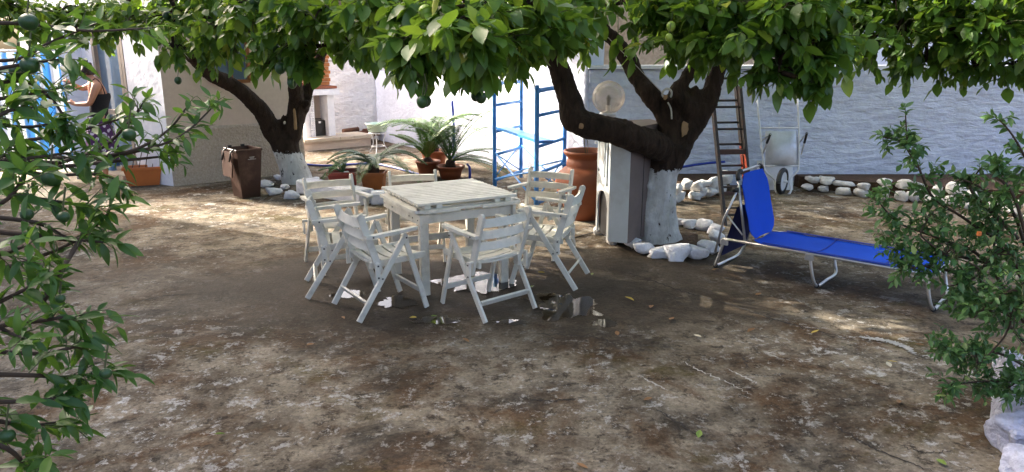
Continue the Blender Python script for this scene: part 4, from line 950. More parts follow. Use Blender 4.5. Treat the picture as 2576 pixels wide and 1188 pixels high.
# ================================================================== woman at the door
def woman():
    Y = 10.75; fz = .10
    def J(x, y, dy=0.0): return P(x, y, Y + dy)
    root = J(244, 300); t = thing('person', 'woman with dark hair in a bun, black strappy top and patterned skirt, reaching forward', 'person', (root.x, root.y, fz))
    nodes = {'pel': (J(246, 300), .135), 'waist': (J(249, 274), .105), 'chest': (J(250, 240), .125), 'up': (J(243, 214), .10), 'neck': (J(231, 199), .05), 'jaw': (J(222, 190), .058), 'head': (J(214, 180), .086), 'crown': (J(217, 168), .075),
             'ls': (J(243, 217, -.15), .062), 'le': (J(226, 262, -.20), .042), 'lw': (J(192, 263, -.14), .030), 'lp': (J(183, 260, -.12), .034),
             'rs': (J(236, 214, .15), .060), 're': (J(206, 224, .14), .040), 'rw': (J(180, 211, .06), .028), 'rp': (J(172, 208, .05), .032)}
    for s, k in ((-1, 'l'), (1, 'r')):
        q = J(247, 318, s * .085); nodes[k + 'h'] = (q, .10)
        nodes[k + 'k'] = (Vector((q.x + .0, q.y, .58)), .062); nodes[k + 'a'] = (Vector((q.x + .02, q.y, fz + .07)), .04); nodes[k + 't'] = (Vector((q.x - .17, q.y, fz + .03)), .03)
    ed = [('pel', 'waist'), ('waist', 'chest'), ('chest', 'up'), ('up', 'neck'), ('neck', 'jaw'), ('jaw', 'head'), ('head', 'crown'), ('up', 'ls'), ('ls', 'le'), ('le', 'lw'), ('lw', 'lp'), ('up', 'rs'), ('rs', 're'), ('re', 'rw'), ('rw', 'rp'),
          ('pel', 'lh'), ('lh', 'lk'), ('lk', 'la'), ('la', 'lt'), ('pel', 'rh'), ('rh', 'rk'), ('rk', 'ra'), ('ra', 'rt')]
    # fingers
    for k, d0 in (('l', J(172, 256, -.12) - J(183, 260, -.12)), ('r', J(163, 203, .05) - J(172, 208, .05))):
        d0.normalize(); base = nodes[k + 'p'][0]
        for i in range(4):
            o = Vector((0, (i - 1.5) * .019, .004 * i)); nodes[f'{k}f{i}a'] = (base + d0 * .045 + o, .011); nodes[f'{k}f{i}b'] = (base + d0 * (.085 - .006 * abs(i - 1.5)) + o + Vector((0, 0, -.016)), .008)
            ed += [(k + 'p', f'{k}f{i}a'), (f'{k}f{i}a', f'{k}f{i}b')]
        nodes[k + 'th'] = (base + d0 * .03 + Vector((0, 0, .045)), .010); ed.append((k + 'p', k + 'th'))
    names = list(nodes); me = bpy.data.meshes.new('body'); off = Vector((root.x, root.y, fz))
    me.from_pydata([tuple(nodes[n][0] - off) for n in names], [(names.index(a), names.index(b)) for a, b in ed], []); o = link('body', me, 'skin', t)
    md = o.modifiers.new('skin', 'SKIN'); sv = me.skin_vertices[0].data
    for i, n in enumerate(names): r = nodes[n][1]; sv[i].radius = (r, r)
    sv[0].use_root = True
    o.modifiers.new('sub', 'SUBSURF').levels = 2; o.modifiers['sub'].render_levels = 2
    for p in me.polygons: p.use_smooth = True
    dg = bpy.context.evaluated_depsgraph_get(); m2 = bpy.data.meshes.new_from_object(o.evaluated_get(dg)); o.modifiers.clear(); o.data = m2
    m2.polygons.foreach_set('use_smooth', [True] * len(m2.polygons))
    if not m2.materials: m2.materials.append(MATS['skin'])
    h = nodes['head'][0]; cr = nodes['crown'][0]
    m = MB(); m.rock(h + Vector((.035, 0, .035)), (.235, .23, .23), 5, 3, .12); m.build('hair', 'hair', t, world=True)
    m = MB(); m.rock(J(212, 158), (.16, .16, .13), 9, 3, .35); m.build('hair_bun', 'hair', t, world=True)
    fc = J(207, 184) 
    m = MB(); m.rock(J(205, 184), (.04, .03, .035), 2, 2, .05); m.build('nose', 'skin', t, world=True)
    # top: tube round chest and waist with straps
    pts = [J(247, 296), J(249, 280), J(250, 262), J(250.5, 246), J(250, 236)]
    m = MB(); n = 22; vs = []
    for p, (a, b) in zip(pts, ((.125, .165), (.108, .15), (.118, .16), (.135, .175), (.13, .17))): vs += [p + Vector((a * math.cos(2 * math.pi * k / n), b * math.sin(2 * math.pi * k / n), 0)) for k in range(n)]
    m.add(vs, [(i * n + k, i * n + (k + 1) % n, (i + 1) * n + (k + 1) % n, (i + 1) * n + k) for i in range(4) for k in range(n)], True); m.build('top', 'black_cloth', t, world=True)
    for s in (-.09, .09): MB().tube(smoothpts([J(257, 238, s) + Vector((.04, 0, 0)), J(251, 218, s) + Vector((.03, 0, .02)), J(240, 208, s) + Vector((-.0, 0, .055)), J(232, 222, s) + Vector((-.05, 0, 0)), J(233, 240, s) + Vector((-.02, 0, 0))]), .007, 6).build('strap', 'black_cloth', t, world=True)
    m = MB(); vs = []; n = 26
    for z, a, b in ((0, .125, .165), (-.1, .15, .19), (-.35, .19, .22), (-.62, .24, .26)):
        for k in range(n): th = 2 * math.pi * k / n; w = 1 + (.06 * math.sin(th * 6) if z < -.05 else 0); vs.append(J(247, 292) + Vector((a * w * math.cos(th), b * w * math.sin(th), z)))
    m.add(vs, [(i * n + k, i * n + (k + 1) % n, (i + 1) * n + (k + 1) % n, (i + 1) * n + k) for i in range(3) for k in range(n)], True); m.build('skirt', 'skirt', t, world=True)
    return t
woman()

# ================================================================== fallen leaves
def leaf_tpl(L, Wd, fold=.25, bend=.2, curl=0.0):
    st = (0, .15, .38, .64, .85, 1.0); hw = (0, .58, 1.0, .86, .46, 0); vs = []
    for t, w in zip(st, hw): vs.append((0, L * t, -bend * L * t * t))
    for s in (-1, 1):
        for t, w in list(zip(st, hw))[1:5]:
            x = w * Wd / 2; vs.append((s * x, L * t, -bend * L * t * t + fold * x + curl * math.sin(t * 9 + s) * x))
    Lf, Rt = (6, 7, 8, 9), (10, 11, 12, 13); fs = []
    fs += [(0, 1, Lf[0]), (0, Rt[0], 1), (5, Lf[3], 4), (5, 4, Rt[3])]
    for i in range(3): fs += [(Lf[i], i + 1, i + 2, Lf[i + 1]), (i + 1, Rt[i], Rt[i + 1], i + 2)]
    return np.array(vs, dtype=np.float64), fs
random.seed(3)
FL = [(1555, 848, 1, 'in front of the right-hand puddle'), (1490, 690, 3, 'between the right chair and the stone ring'), (1352, 688, 0, 'under the right-hand chair'), (1340, 722, 3, 'at the front foot of the right-hand chair'), (1640, 772, 1, 'just before the long crack'), (1692, 802, 1, 'below the long crack, left end'),
      (1745, 846, 2, 'below the middle of the long crack'), (1595, 760, 0, 'right of the right-hand puddle'), (1880, 840, 1, 'left of the short upright crack'), (2040, 842, 0, 'on the long crack'), (2230, 912, 0, 'below the white curved paint mark'), (2240, 928, 2, 'just under the yellow leaf by the white mark'), (2300, 868, 1, 'right of the white curved paint mark'),
      (568, 1096, 3, 'alone on the near left paving'), (1756, 1107, 3, 'alone on the near paving right of centre'), (2355, 1160, 3, 'near the rock planter'), (1450, 1170, 1, 'at the bottom edge of the picture'), (1030, 803, 0, 'in the puddle before the front chairs'), (860, 800, 1, 'left of the front left chair foot'), (1100, 798, 3, 'between the two front chairs'),
      (1790, 682, 1, 'at the head foot of the lounger'), (1640, 1005, 1, 'left of the white paint streaks'), (2430, 900, 2, 'under the shrub'), (1900, 745, 1, 'before the middle leg of the lounger'), (1180, 865, 1, 'before the nearest chair'), (790, 868, 1, 'on the grey patch left of the chairs'), (2260, 1010, 1, 'on the near right paving')]
plainl = {0: ('dry_leaf_yellow', 'yellow'), 1: ('dry_leaf_brown', 'brown'), 2: ('dry_leaf_pale', 'pale dry'), 3: ('dry_leaf_green', 'green')}
for i, (x, y, k, where) in enumerate(FL):
    v, f = leaf_tpl(random.uniform(.055, .085), random.uniform(.025, .04), random.uniform(.2, .6), random.uniform(-.25, -.05)); p = G(x, y)
    m = MB(); m.add([tuple(q) for q in v], f); o = m.build('fallen_leaf', plainl[k][0]); o.location = (p.x, p.y, .012); o.rotation_euler = (random.uniform(-.15, .15), random.uniform(-.2, .2), random.uniform(0, 6.28))
    tag(o, f'{plainl[k][1]} fallen leaf {where}', 'leaf', 'fallen leaves on the yard')
# ================================================================== trees
class Plant:
    def __init__(s, root, tpls, mat, keep=300):
        s.root = root; s.tpls = tpls; s.mat = mat; s.M = []; s.var = []; s.tint = []; s.nodes = []; s.br = MB(); s.tw = MB(); s.keep = keep
    def leaf(s, p, d, up, sc=1.0, tint=None):
        y = d.normalized(); z = up - y * up.dot(y)
        if z.length < 1e-3: z = y.orthogonal()
        z.normalize(); x = y.cross(z)
        s.M.append((x.x * sc, y.x * sc, z.x * sc, p.x, x.y * sc, y.y * sc, z.y * sc, p.y, x.z * sc, y.z * sc, z.z * sc, p.z))
        s.var.append(random.randrange(len(s.tpls))); s.tint.append(random.random() ** 1.6 * .8 if tint is None else tint)
    def twig(s, p, d, L, n, sc, droop=.5, r=.0035, tint_bias=0.0, spread=.9, upn=.4):
        pts = []; q = p.copy(); d = d.normalized(); k = 5
        for i in range(k + 1): pts.append(q.copy()); q += d * L / k; d = (d + Vector((random.uniform(-.25, .25), random.uniform(-.25, .25), random.uniform(-.2, .2) - droop * .22))).normalized()
        s.tw.tube(pts, [r * (1 - .7 * i / k) for i in range(k + 1)], 4, False)
        tb = random.random(); a0 = random.random() * 6
        for i in range(n):
            t = .12 + .88 * (i + random.random() * .5) / n; f = min(t, .999) * k; j = int(f); p0 = pts[j].lerp(pts[j + 1], f - j); tg = (pts[j + 1] - pts[j]).normalized()
            a = a0 + i * 2.4; e1 = tg.orthogonal().normalized(); e2 = tg.cross(e1); rad = e1 * math.cos(a) + e2 * math.sin(a)
            dl = (tg * random.uniform(.3, .9) + rad * spread + Vector((0, 0, -droop * random.uniform(.3, 1.3)))).normalized()
            upv = Vector((random.uniform(-.6, .6), random.uniform(-.6, .6), upn + random.random())) + rad * .2
            ti = min(1, max(0, random.random() ** 1.7 * .55 + tb * .25 + tint_bias + (.45 if random.random() < .05 else 0)))
            s.leaf(p0, dl, upv, sc * random.uniform(.55, 1.2), ti)
        return pts
    def connect(s, p, r=.012):
        q = min(s.nodes, key=lambda n: (n - p).length); mid = q.lerp(p, .5) + Vector((random.uniform(-.08, .08), random.uniform(-.08, .08), .06 * (q - p).length))
        s.br.tube(smoothpts([q, mid, p], 4), lerpl([r * 1.5, r * 1.15, r * .8], 4), 6, False); s.nodes.append(p); s.nodes.append(mid)
    def blob(s, c, rad, n, sc=1.0, L=.15, per=9, droop=.55, tint=0.0, r=.013, sub=6):
        s.connect(c, r); hubs = [c]
        for i in range(sub):
            d = Vector((random.gauss(0, 1), random.gauss(0, 1), random.gauss(0, 1))).normalized(); h = c + Vector((d.x * rad[0], d.y * rad[1], d.z * rad[2])) * .55; hubs.append(h)
            s.br.tube(smoothpts([c, c.lerp(h, .5) + Vector((0, 0, .04)), h], 3), lerpl([r * .7, r * .55, r * .35], 3), 5, False)
        for i in range(n):
            d = Vector((random.gauss(0, 1), random.gauss(0, 1), random.gauss(0, 1))).normalized(); k = random.random() ** .45
            p = c + Vector((d.x * rad[0], d.y * rad[1], d.z * rad[2])) * k; h = min(hubs, key=lambda q: (q - p).length); dd = (p - h)
            dd = dd.normalized() if dd.length > .01 else d
            st = p - dd * L * .6
            if random.random() < .5: s.tw.tube([h, h.lerp(st, .5) + Vector((0, 0, .02)), st], [.004, .0035, .003], 4, False)
            s.twig(st, dd + d * .4, L, per, sc, droop, tint_bias=tint)
    def finish(s, branch_mat='bark', twig_mat='green_twig', leaf_name='leaf'):
        if s.br.v: s.br.build('branches', branch_mat, s.root, world=True, kind='stuff')
        if s.tw.v: s.tw.build('twigs', twig_mat, s.root, world=True, kind='stuff')
        A = np.array(s.M).reshape(-1, 3, 4); var = np.array(s.var); tint = np.array(s.tint)
        # rank by apparent size in the picture
        c = A[:, :, 3]; y = c[:, 1]; z = c[:, 2] - CAMH; zc = y * math.cos(PITCH) - z * math.sin(PITCH); yc = y * math.sin(PITCH) + z * math.cos(PITCH)
        with np.errstate(all='ignore'): u = 1288 + FPX * c[:, 0] / zc; v = 594 - FPX * yc / zc
        vis = (zc > .3) & (u > 20) & (u < 2556) & (v > 15) & (v < 1175)
        score = np.where(vis, np.linalg.norm(A[:, :, 1], axis=1) / np.maximum(zc, .1), -1)
        order = np.argsort(-score); top = [i for i in order[:s.keep] if score[i] > 0]; rest = np.setdiff1d(np.arange(len(A)), top)
        Minv = np.array(root_matrix(s.root).inverted())
        # stuff mesh
        nv = len(s.tpls[0][0]); T = np.stack([t[0] for t in s.tpls]); fs = s.tpls[0][1]
        V = np.einsum('nij,nvj->nvi', A[rest][:, :, :3], T[var[rest]]) + A[rest][:, None, :, 3]
        V = V @ Minv[:3, :3].T + Minv[:3, 3]; N = len(rest)
        loops = np.concatenate([np.array(f) for f in fs]); sizes = np.array([len(f) for f in fs])
        allL = (loops[None] + (np.arange(N) * nv)[:, None]).ravel(); allS = np.tile(sizes, N)
        me = bpy.data.meshes.new('foliage'); me.vertices.add(N * nv); me.vertices.foreach_set('co', V.ravel()); me.loops.add(len(allL)); me.loops.foreach_set('vertex_index', allL)
        me.polygons.add(len(allS)); me.polygons.foreach_set('loop_start', np.concatenate([[0], np.cumsum(allS)[:-1]])); me.polygons.foreach_set('loop_total', allS)
        me.polygons.foreach_set('use_smooth', np.ones(len(allS), dtype=bool)); at = me.attributes.new('tint', 'FLOAT', 'POINT'); at.data.foreach_set('value', np.repeat(tint[rest], nv))
        me.update(); me.validate(); link('crown', me, s.mat, s.root, 'stuff')
        cache = {}
        for i in top:
            key = (var[i], int(tint[i] * 7.99))
            if key not in cache:
                m = bpy.data.meshes.new(leaf_name); m.from_pydata([tuple(q) for q in T[var[i]]], [], fs); m.polygons.foreach_set('use_smooth', [True] * len(fs))
                a = m.attributes.new('tint', 'FLOAT', 'POINT'); a.data.foreach_set('value', [(key[1] + .5) / 8] * nv); m.materials.append(MATS[s.mat]); cache[key] = m
            o = bpy.data.objects.new(leaf_name, cache[key]); COL.objects.link(o); o.parent = s.root
            o.matrix_local = Matrix(Minv.tolist()) @ Matrix([list(A[i][0]), list(A[i][1]), list(A[i][2]), [0, 0, 0, 1]])
        return len(A)
    def fruit(s, p, r, mat='green_fruit', name='fruit', el=1.12):
        prof = [(r * math.sin(a) * (1 - .06 * math.cos(a)), -r * el * math.cos(a)) for a in np.linspace(0, math.pi, 13)]; prof[-1] = (0.0005, r * el * .96)
        o = MB().lathe(prof, p, 16).build(name, mat, s.root, world=True); s.tw.tube([p + Vector((0, 0, r)), p + Vector((.01, .01, r + .06))], .0025, 4, False); return o

def trunk_mesh(root, limbs, paint_top, voxel=.022, amp=.02, name='trunk', knobs=()):
    mb = MB()
    for pts, rs in limbs: mb.tube(smoothpts(pts, 4), lerpl(rs, 4), 14)
    for p, r in knobs: mb.rock(p, (2 * r, 2 * r, 2 * r), random.random() * 50, 2, .2)
    o = mb.build(name, 'bark', root, world=True); md = o.modifiers.new('r', 'REMESH'); md.mode = 'VOXEL'; md.voxel_size = voxel; md.use_smooth_shade = True
    sm = o.modifiers.new('s', 'SMOOTH'); sm.iterations = 6; sm.factor = .5
    dg = bpy.context.evaluated_depsgraph_get(); m2 = bpy.data.meshes.new_from_object(o.evaluated_get(dg)); o.modifiers.clear(); o.data = m2
    m2.materials.clear(); m2.materials.append(MATS['bark']); nrm = [v.normal.copy() for v in m2.vertices]
    for v, nn in zip(m2.vertices, nrm):
        q = v.co; a = mnoise.noise(Vector((q.x * 7, q.y * 7, q.z * 2.2))) + .6 * mnoise.noise(Vector((q.x * 19, q.y * 19, q.z * 6))) + .35 * mnoise.noise(q * 38)
        v.co = q + nn * amp * a
    m2.polygons.foreach_set('use_smooth', [True] * len(m2.polygons)); m2.update(); o['paint_top'] = paint_top; return o

random.seed(11)
lemon = [leaf_tpl(L, L * w, f, b, c) for L, w, f, b, c in ((.125, .58, .22, .18, .06), (.115, .54, .3, .28, .05), (.14, .60, .18, .12, .08), (.105, .58, .35, .34, .1), (.12, .5, .28, .06, .06), (.135, .55, .2, .4, .06))]
mand = [leaf_tpl(L, L * w, f, b, c) for L, w, f, b, c in ((.105, .36, .3, .25, .04), (.095, .34, .35, .4, .04), (.115, .33, .22, .15, .05), (.09, .38, .4, .1, .05), (.10, .30, .3, .55, .03))]
shr = [leaf_tpl(L, L * w, f, b, c) for L, w, f, b, c in ((.05, .46, .35, .2, 0), (.045, .5, .25, .05, 0), (.055, .42, .4, .3, 0), (.04, .5, .3, .15, 0))]

# ---------------- big lemon tree in the middle
Yt = tm.y
big = thing('lemon_tree', 'big lemon tree with whitewashed trunk and thick low limb inside the stone ring', 'tree', (tm.x, tm.y, 0))
q = lambda x, y, dy=0.0: P(x, y, Yt + dy)
limbs = [([q(1664, 630), q(1666, 600), q(1664, 540), q(1660, 480), q(1664, 430), q(1680, 395), q(1692, 360)], [.26, .20, .165, .16, .165, .19, .20]),
         ([q(1640, 628, -.03), q(1640, 590, -.05), q(1638, 520, -.05), q(1642, 450, 0)], [.14, .11, .085, .08]),
         ([q(1704, 630, -.02), q(1692, 600, -.03), q(1680, 550, -.02)], [.12, .11, .10]),
         ([q(1680, 385, -.02), q(1645, 366, -.22), q(1600, 350, -.42), q(1540, 328, -.52), q(1480, 316, -.52), q(1442, 298, -.52), q(1437, 262, -.5), q(1425, 225, -.5), q(1400, 165, -.5), q(1375, 115, -.55), q(1340, 50, -.7), q(1300, -20, -.9)], [.13, .13, .13, .125, .125, .125, .115, .105, .095, .085, .07, .055]),
         ([q(1690, 370), q(1690, 320), q(1668, 275), q(1630, 235), q(1600, 190, .1), q(1575, 140, .15), q(1535, 90, .2), q(1480, 50, .25), q(1420, 0, .3)], [.16, .13, .105, .10, .09, .085, .08, .07, .06]),
         ([q(1700, 380), q(1725, 335), q(1760, 290), q(1785, 240, .05), q(1800, 190, .1), q(1820, 130, .2), q(1850, 60, .3), q(1900, -30, .4)], [.15, .13, .11, .10, .09, .08, .07, .05]),
         ([q(1745, 300), q(1725, 262, -.05), q(1700, 235, -.05), q(1720, 205), q(1745, 165, .05), q(1770, 110, .1), q(1800, 40, .1)], [.10, .095, .08, .07, .065, .06, .04]),
         ([q(1690, 265), q(1680, 252, -.1), q(1675, 243, -.17)], [.05, .042, .04]), ([q(1740, 270), q(1748, 240), q(1738, 222)], [.08, .075, .06])]
trunk_mesh(big, limbs, P(1660, 425, Yt).z, knobs=[(q(1632, 555, -.12), .05), (q(1634, 470, -.10), .04), (q(1690, 520, -.12), .05)])
big_nodes = [v for pts, rs in limbs[3:7] for v in smoothpts(pts, 3) if v.z > 1.75]
def disc(name, mat, p, r, nrm, parent, rx=1.0):
    m = MB(); m.rock(p, (r * 1.5, r * .8, r * 1.9), r * 90, 2, .3); return m.build(name, mat, parent, world=True)
disc('pruning_cut', 'cut_wood', q(1462, 317, -.645), .035, Vector((-.1, -1, -.1)), big)
disc('pruning_cut', 'cut_wood', q(1674, 245, -.19), .030, Vector((-.2, -1, -.2)), big)
m = MB(); m.rock(q(1724, 325, -.125), (.09, .03, .17), 7, 2, .5, .2); m.build('bark_scar', 'cut_wood', big, world=True)
rope = thing('rope', 'white rope tied round the stub of the big tree and running up left', 'rope', q(1676, 240, -.14))
for i in range(3): MB().tube([q(1678, 236, -.10 - .018 * i) + Vector((math.cos(a) * .046, 0, math.sin(a) * .048)) for a in np.linspace(0, 6.283, 17)], .011, 7, False).build('coil', 'rope', rope, world=True)
MB().tube(smoothpts([q(1680, 258, -.16), q(1688, 275, -.15), q(1690, 300, -.17)], 4), .008, 6).build('tail', 'rope', rope, world=True)
MB().tube([q(1668, 236, -.14), q(1600, 165, -.3), q(1530, 95, -.5), q(1440, 10, -.7)], .004, 5).build('line', 'rope', rope, world=True)

pb = Plant(big, lemon, 'lemon_leaf'); pb.nodes = list(big_nodes)
def B(pl, x, y, Y, rx, ry, n, sc=1.0, tint=0.0, depth=None, **k):
    c = P(x, y - (34 if y > 100 else 26), Y); s = FPX / (Y * .97 + .3); pl.blob(c, (rx / s, depth or max(rx, ry) / s * 1.2, ry * .78 / s), int(n * 1.05), sc * .88, tint=tint, **k)
# spreading scaffold of inner branches first
for x, y, Y in ((1350, 40, 6.2), (1250, 30, 5.4), (1150, 20, 4.6), (1500, 20, 6.4), (1650, 10, 6.4), (1850, 20, 6.4), (1950, 30, 5.6), (1750, 10, 5.6), (1420, 0, 5.4), (1050, 0, 4.8)): pb.connect(P(x, y, Y), .022)
for a in [(1060, 70, 3.7, 110, 70, 26), (1150, 120, 3.3, 95, 85, 26), (1030, 150, 3.6, 75, 62, 18), (1200, 165, 3.4, 60, 50, 13), (1260, 90, 3.8, 100, 75, 24), (1290, 160, 4.2, 55, 45, 10), (1370, 80, 4.2, 90, 65, 24), (1430, 100, 4.5, 60, 42, 12),
          (1460, 30, 5.0, 70, 36, 12), (1560, 20, 5.4, 110, 40, 18), (1660, 80, 5.2, 80, 60, 20), (1740, 100, 5.0, 110, 75, 34), (1830, 100, 4.7, 110, 78, 34), (1930, 120, 4.5, 105, 85, 34), (2020, 150, 4.5, 85, 85, 26), (2080, 130, 4.7, 80, 80, 24),
          (1960, 215, 4.5, 75, 40, 11), (2040, 240, 4.5, 45, 35, 6), (1750, 165, 5.4, 90, 32, 12), (2010, 40, 4.4, 110, 60, 30), (1850, 30, 4.8, 130, 50, 30), (1700, 30, 5.0, 120, 50, 28),
          (1180, 40, 3.5, 110, 55, 22), (1300, 30, 3.9, 110, 50, 22), (960, 40, 4.2, 90, 60, 20)]:
    B(pb, *a[:5], int(a[5] * 1.0), 1.0, .12 if a[0] < 1450 else .03)
for i in range(46):      # upper and inner canopy
    a = random.uniform(0, 6.283); r = 4.1 * math.sqrt(random.random()); c = Vector((1.2 + r * math.cos(a), 6.6 + r * .95 * math.sin(a), random.uniform(2.85, 3.8)))
    pb.blob(c, (.75, .75, .38), 15, 1.6, .3, 8, .4, r=.02, sub=4)
for i in range(12):      # inner lower layer seen between the front leaves
    c = P(random.choice([random.uniform(1300, 1420), random.uniform(1700, 2050)]), random.uniform(10, 80), random.uniform(6.0, 8.6)); pb.blob(c, (.5, .5, .22), 16, 1.1, .24, 8, .6, r=.014, sub=4)
for i in range(18):      # rear canopy, mostly out of view, added to shade the back right ground
    c = Vector((random.uniform(-1.6, 3.4), random.uniform(10.1, 11.9), random.uniform(2.75, 3.7))); pb.blob(c, (.75, .7, .35), 14, 1.6, .3, 8, .4, r=.02, sub=4)
for x, y, Y, r, mm in ((1062, 257, 3.4, .026, 0), (1072, 255, 3.45, .024, 0), (1210, 246, 3.5, .026, 0), (1196, 243, 3.52, .022, 0), (1688, 67, 4.6, .028, 1), (1683, 95, 4.5, .022, 1), (1071, 32, 3.4, .032, 1), (1180, 70, 3.6, .03, 0), (1140, 210, 3.4, .024, 0), (1560, 30, 5.2, .03, 1), (1905, 140, 4.4, .03, 0)):
    pb.fruit(P(x, y, Y), r, 'pale_fruit' if mm else 'green_fruit')
for x, y, Y in ((1065, 245, 3.42), (1205, 235, 3.5)): pb.tw.tube(smoothpts([P(x, y, Y), P(x + 8, y - 25, Y), P(x + 3, y - 60, Y)], 3), .003, 4, False)
def sprigs(pl, lst, tint=.05):
    for x, y, Y in lst:
        p = P(x, y, Y); b = P(x + random.uniform(-18, 18), y - 85, Y + .1)
        if pl.nodes:
            pl.tw.tube(smoothpts([b + Vector((0, .05, .12)), b, b.lerp(p, .5)], 3), .0035, 4, False)
        pl.twig(b, p - b, (p - b).length, random.randint(8, 11), .92, .75, .0035, tint, .7)
sprigs(pb, [(1035, 215, 3.4), (1010, 205, 3.7), (1075, 200, 3.5), (1150, 205, 3.3), (1190, 210, 3.4), (1235, 190, 3.6), (1285, 190, 4.0), (1310, 175, 3.9), (1480, 165, 5.2), (1555, 160, 5.4), (1500, 130, 5.0), (1610, 150, 5.6), (1700, 165, 5.2), (1760, 175, 5.0), (1905, 225, 4.5), (1960, 235, 4.4), (2035, 255, 4.4), (2065, 240, 4.5), (2130, 200, 4.7), (1850, 185, 4.8), (1140, 190, 3.6), (975, 150, 3.9), (1345, 150, 4.2)], .1)
NL = pb.finish()

# ---------------- left lemon tree
left = thing('lemon_tree', 'left lemon tree with leaning whitewashed trunk forking in two beside the bin', 'tree', (tl.x, tl.y, 0))
Yl = tl.y; q = lambda x, y, dy=0.0: P(x, y, Yl + dy)
limbs = [([q(752, 470), q(748, 452), q(738, 420), q(724, 390), q(716, 365), q(708, 345)], [.27, .235, .21, .20, .21, .19]),
         ([q(712, 365), q(690, 335, -.1), q(660, 285, -.2), q(625, 245, -.35), q(585, 215, -.5), q(535, 190, -.7), q(495, 155, -.9), q(450, 100, -1.4), q(400, 50, -2)], [.17, .145, .125, .115, .105, .10, .09, .075, .06]),
         ([q(720, 365), q(738, 330), q(744, 280), q(744, 230, -.1), q(740, 180, -.2), q(730, 120, -.6), q(710, 60, -1.2)], [.15, .13, .115, .11, .10, .085, .07]),
         ([q(740, 320, .05), q(762, 275, .1), q(774, 225, .1), q(795, 180, .1), q(815, 120, -.2), q(840, 60, -.8)], [.09, .085, .085, .085, .075, .06]),
         ([q(692, 335, -.05), q(704, 312, -.1), q(716, 290, -.1)], [.06, .04, .02]), ([q(764, 272), q(776, 255, -.1)], [.05, .035])]
trunk_mesh(left, limbs, P(720, 382, Yl).z, .026, .02)
m = MB(); m.rock(q(742, 300, -.13), (.05, .03, .40), 3, 2, .3); m.build('bark_scar', 'cut_wood', left, world=True)
pl = Plant(left, lemon, 'lemon_leaf'); pl.nodes = [v for pts, rs in limbs[1:4] for v in smoothpts(pts, 3) if v.z > 1.6]
for x, y, Y in ((430, 60, 8.5), (560, 40, 7.6), (700, 30, 7.6), (820, 30, 7.0), (880, 30, 6.0), (640, 60, 6.6), (350, 40, 7.8), (260, 40, 8), (500, 30, 6.4), (760, 50, 5.9)): pl.connect(P(x, y, Y), .025)
for a in [(730, 140, 5.4, 80, 68, 24), (660, 120, 5.7, 85, 70, 24), (690, 185, 5.5, 55, 36, 8), (770, 185, 5.4, 40, 50, 8), (570, 90, 6.2, 105, 75, 28), (530, 150, 6.4, 60, 34, 9), (440, 80, 6.8, 110, 70, 28), (440, 160, 6.6, 45, 34, 6), (340, 70, 7.2, 105, 62, 26), (250, 60, 7.6, 100, 52, 24), (150, 60, 7.4, 110, 50, 26), (60, 70, 7.0, 90, 55, 24), (10, 50, 6.6, 80, 55, 20), (200, 110, 7.2, 60, 30, 10),
          (820, 60, 5.0, 105, 62, 26), (900, 75, 4.7, 85, 62, 22), (890, 150, 5.6, 45, 34, 8), (850, 125, 5.6, 45, 28, 8), (940, 150, 5.4, 55, 36, 10), (760, 60, 5.2, 90, 60, 22), (640, 45, 5.8, 110, 50, 26), (500, 35, 6.4, 110, 42, 22)]:
    B(pl, *a[:5], a[5], 1.0, .16 if a[0] < 720 else .08)
for i in range(42):
    a = random.uniform(0, 6.283); r = 3.0 * math.sqrt(random.random()); c = Vector((-1.9 + r * math.cos(a), 8.5 + r * .95 * math.sin(a), random.uniform(2.9, 3.9)))
    pl.blob(c, (.75, .75, .38), 14, 1.6, .3, 8, .4, r=.02, sub=4)
for i in range(6):
    c = P(random.uniform(180, 900), random.uniform(5, 80), random.uniform(7.5, 10.5)); pl.blob(c, (.55, .5, .22), 15, 1.15, .24, 8, .6, r=.014, sub=4)
for x, y, Y, r in ((705, 172, 5.3, .038), (690, 120, 5.5, .036), (630, 70, 5.8, .034), (735, 210, 5.3, .034), (448, 203, 6.4, .03), (520, 160, 6.3, .034), (850, 45, 4.8, .034), (640, 5, 5.6, .036), (420, 40, 6.6, .036), (590, 130, 6.1, .036)): pl.fruit(P(x, y, Y), r)
sprigs(pl, [(860, 145, 5.4), (885, 155, 5.2), (905, 165, 5.0), (940, 165, 5.0), (780, 205, 5.3), (640, 195, 5.6), (590, 175, 6.0), (450, 170, 6.5), (500, 190, 6.2), (690, 200, 5.4), (735, 200, 5.2), (400, 165, 6.8), (330, 135, 7.2), (270, 120, 7.4), (545, 190, 6.2)], .12)
pl.finish()

# ---------------- third lemon tree at the right, trunk outside the picture
rt_loc = Vector((6.2, 7.6, 0)); right = thing('lemon_tree', 'lemon tree whose hanging foliage fills the upper right corner', 'tree', rt_loc)
q = lambda x, y, z: rt_loc + Vector((x, y, z))
limbs = [([q(0, 0, -.05), q(.02, 0, .5), q(-.03, 0, 1.1), q(-.1, 0, 1.5)], [.24, .18, .17, .18]), ([q(-.1, 0, 1.45), q(-.6, -.3, 2.1), q(-1.4, -.6, 2.6), q(-2.0, -.8, 2.8)], [.14, .11, .08, .05]), ([q(-.1, 0, 1.45), q(.3, .4, 2.2), q(.6, .6, 2.9)], [.13, .10, .06]), ([q(-.1, 0, 1.5), q(-.2, -1, 2.2), q(-.5, -1.8, 2.6)], [.12, .09, .05])]
trunk_mesh(right, limbs, 1.1, .03, .02)
pr = Plant(right, lemon, 'lemon_leaf'); pr.nodes = [v for pts, rs in limbs[1:] for v in smoothpts(pts, 3) if v.z > 1.9]
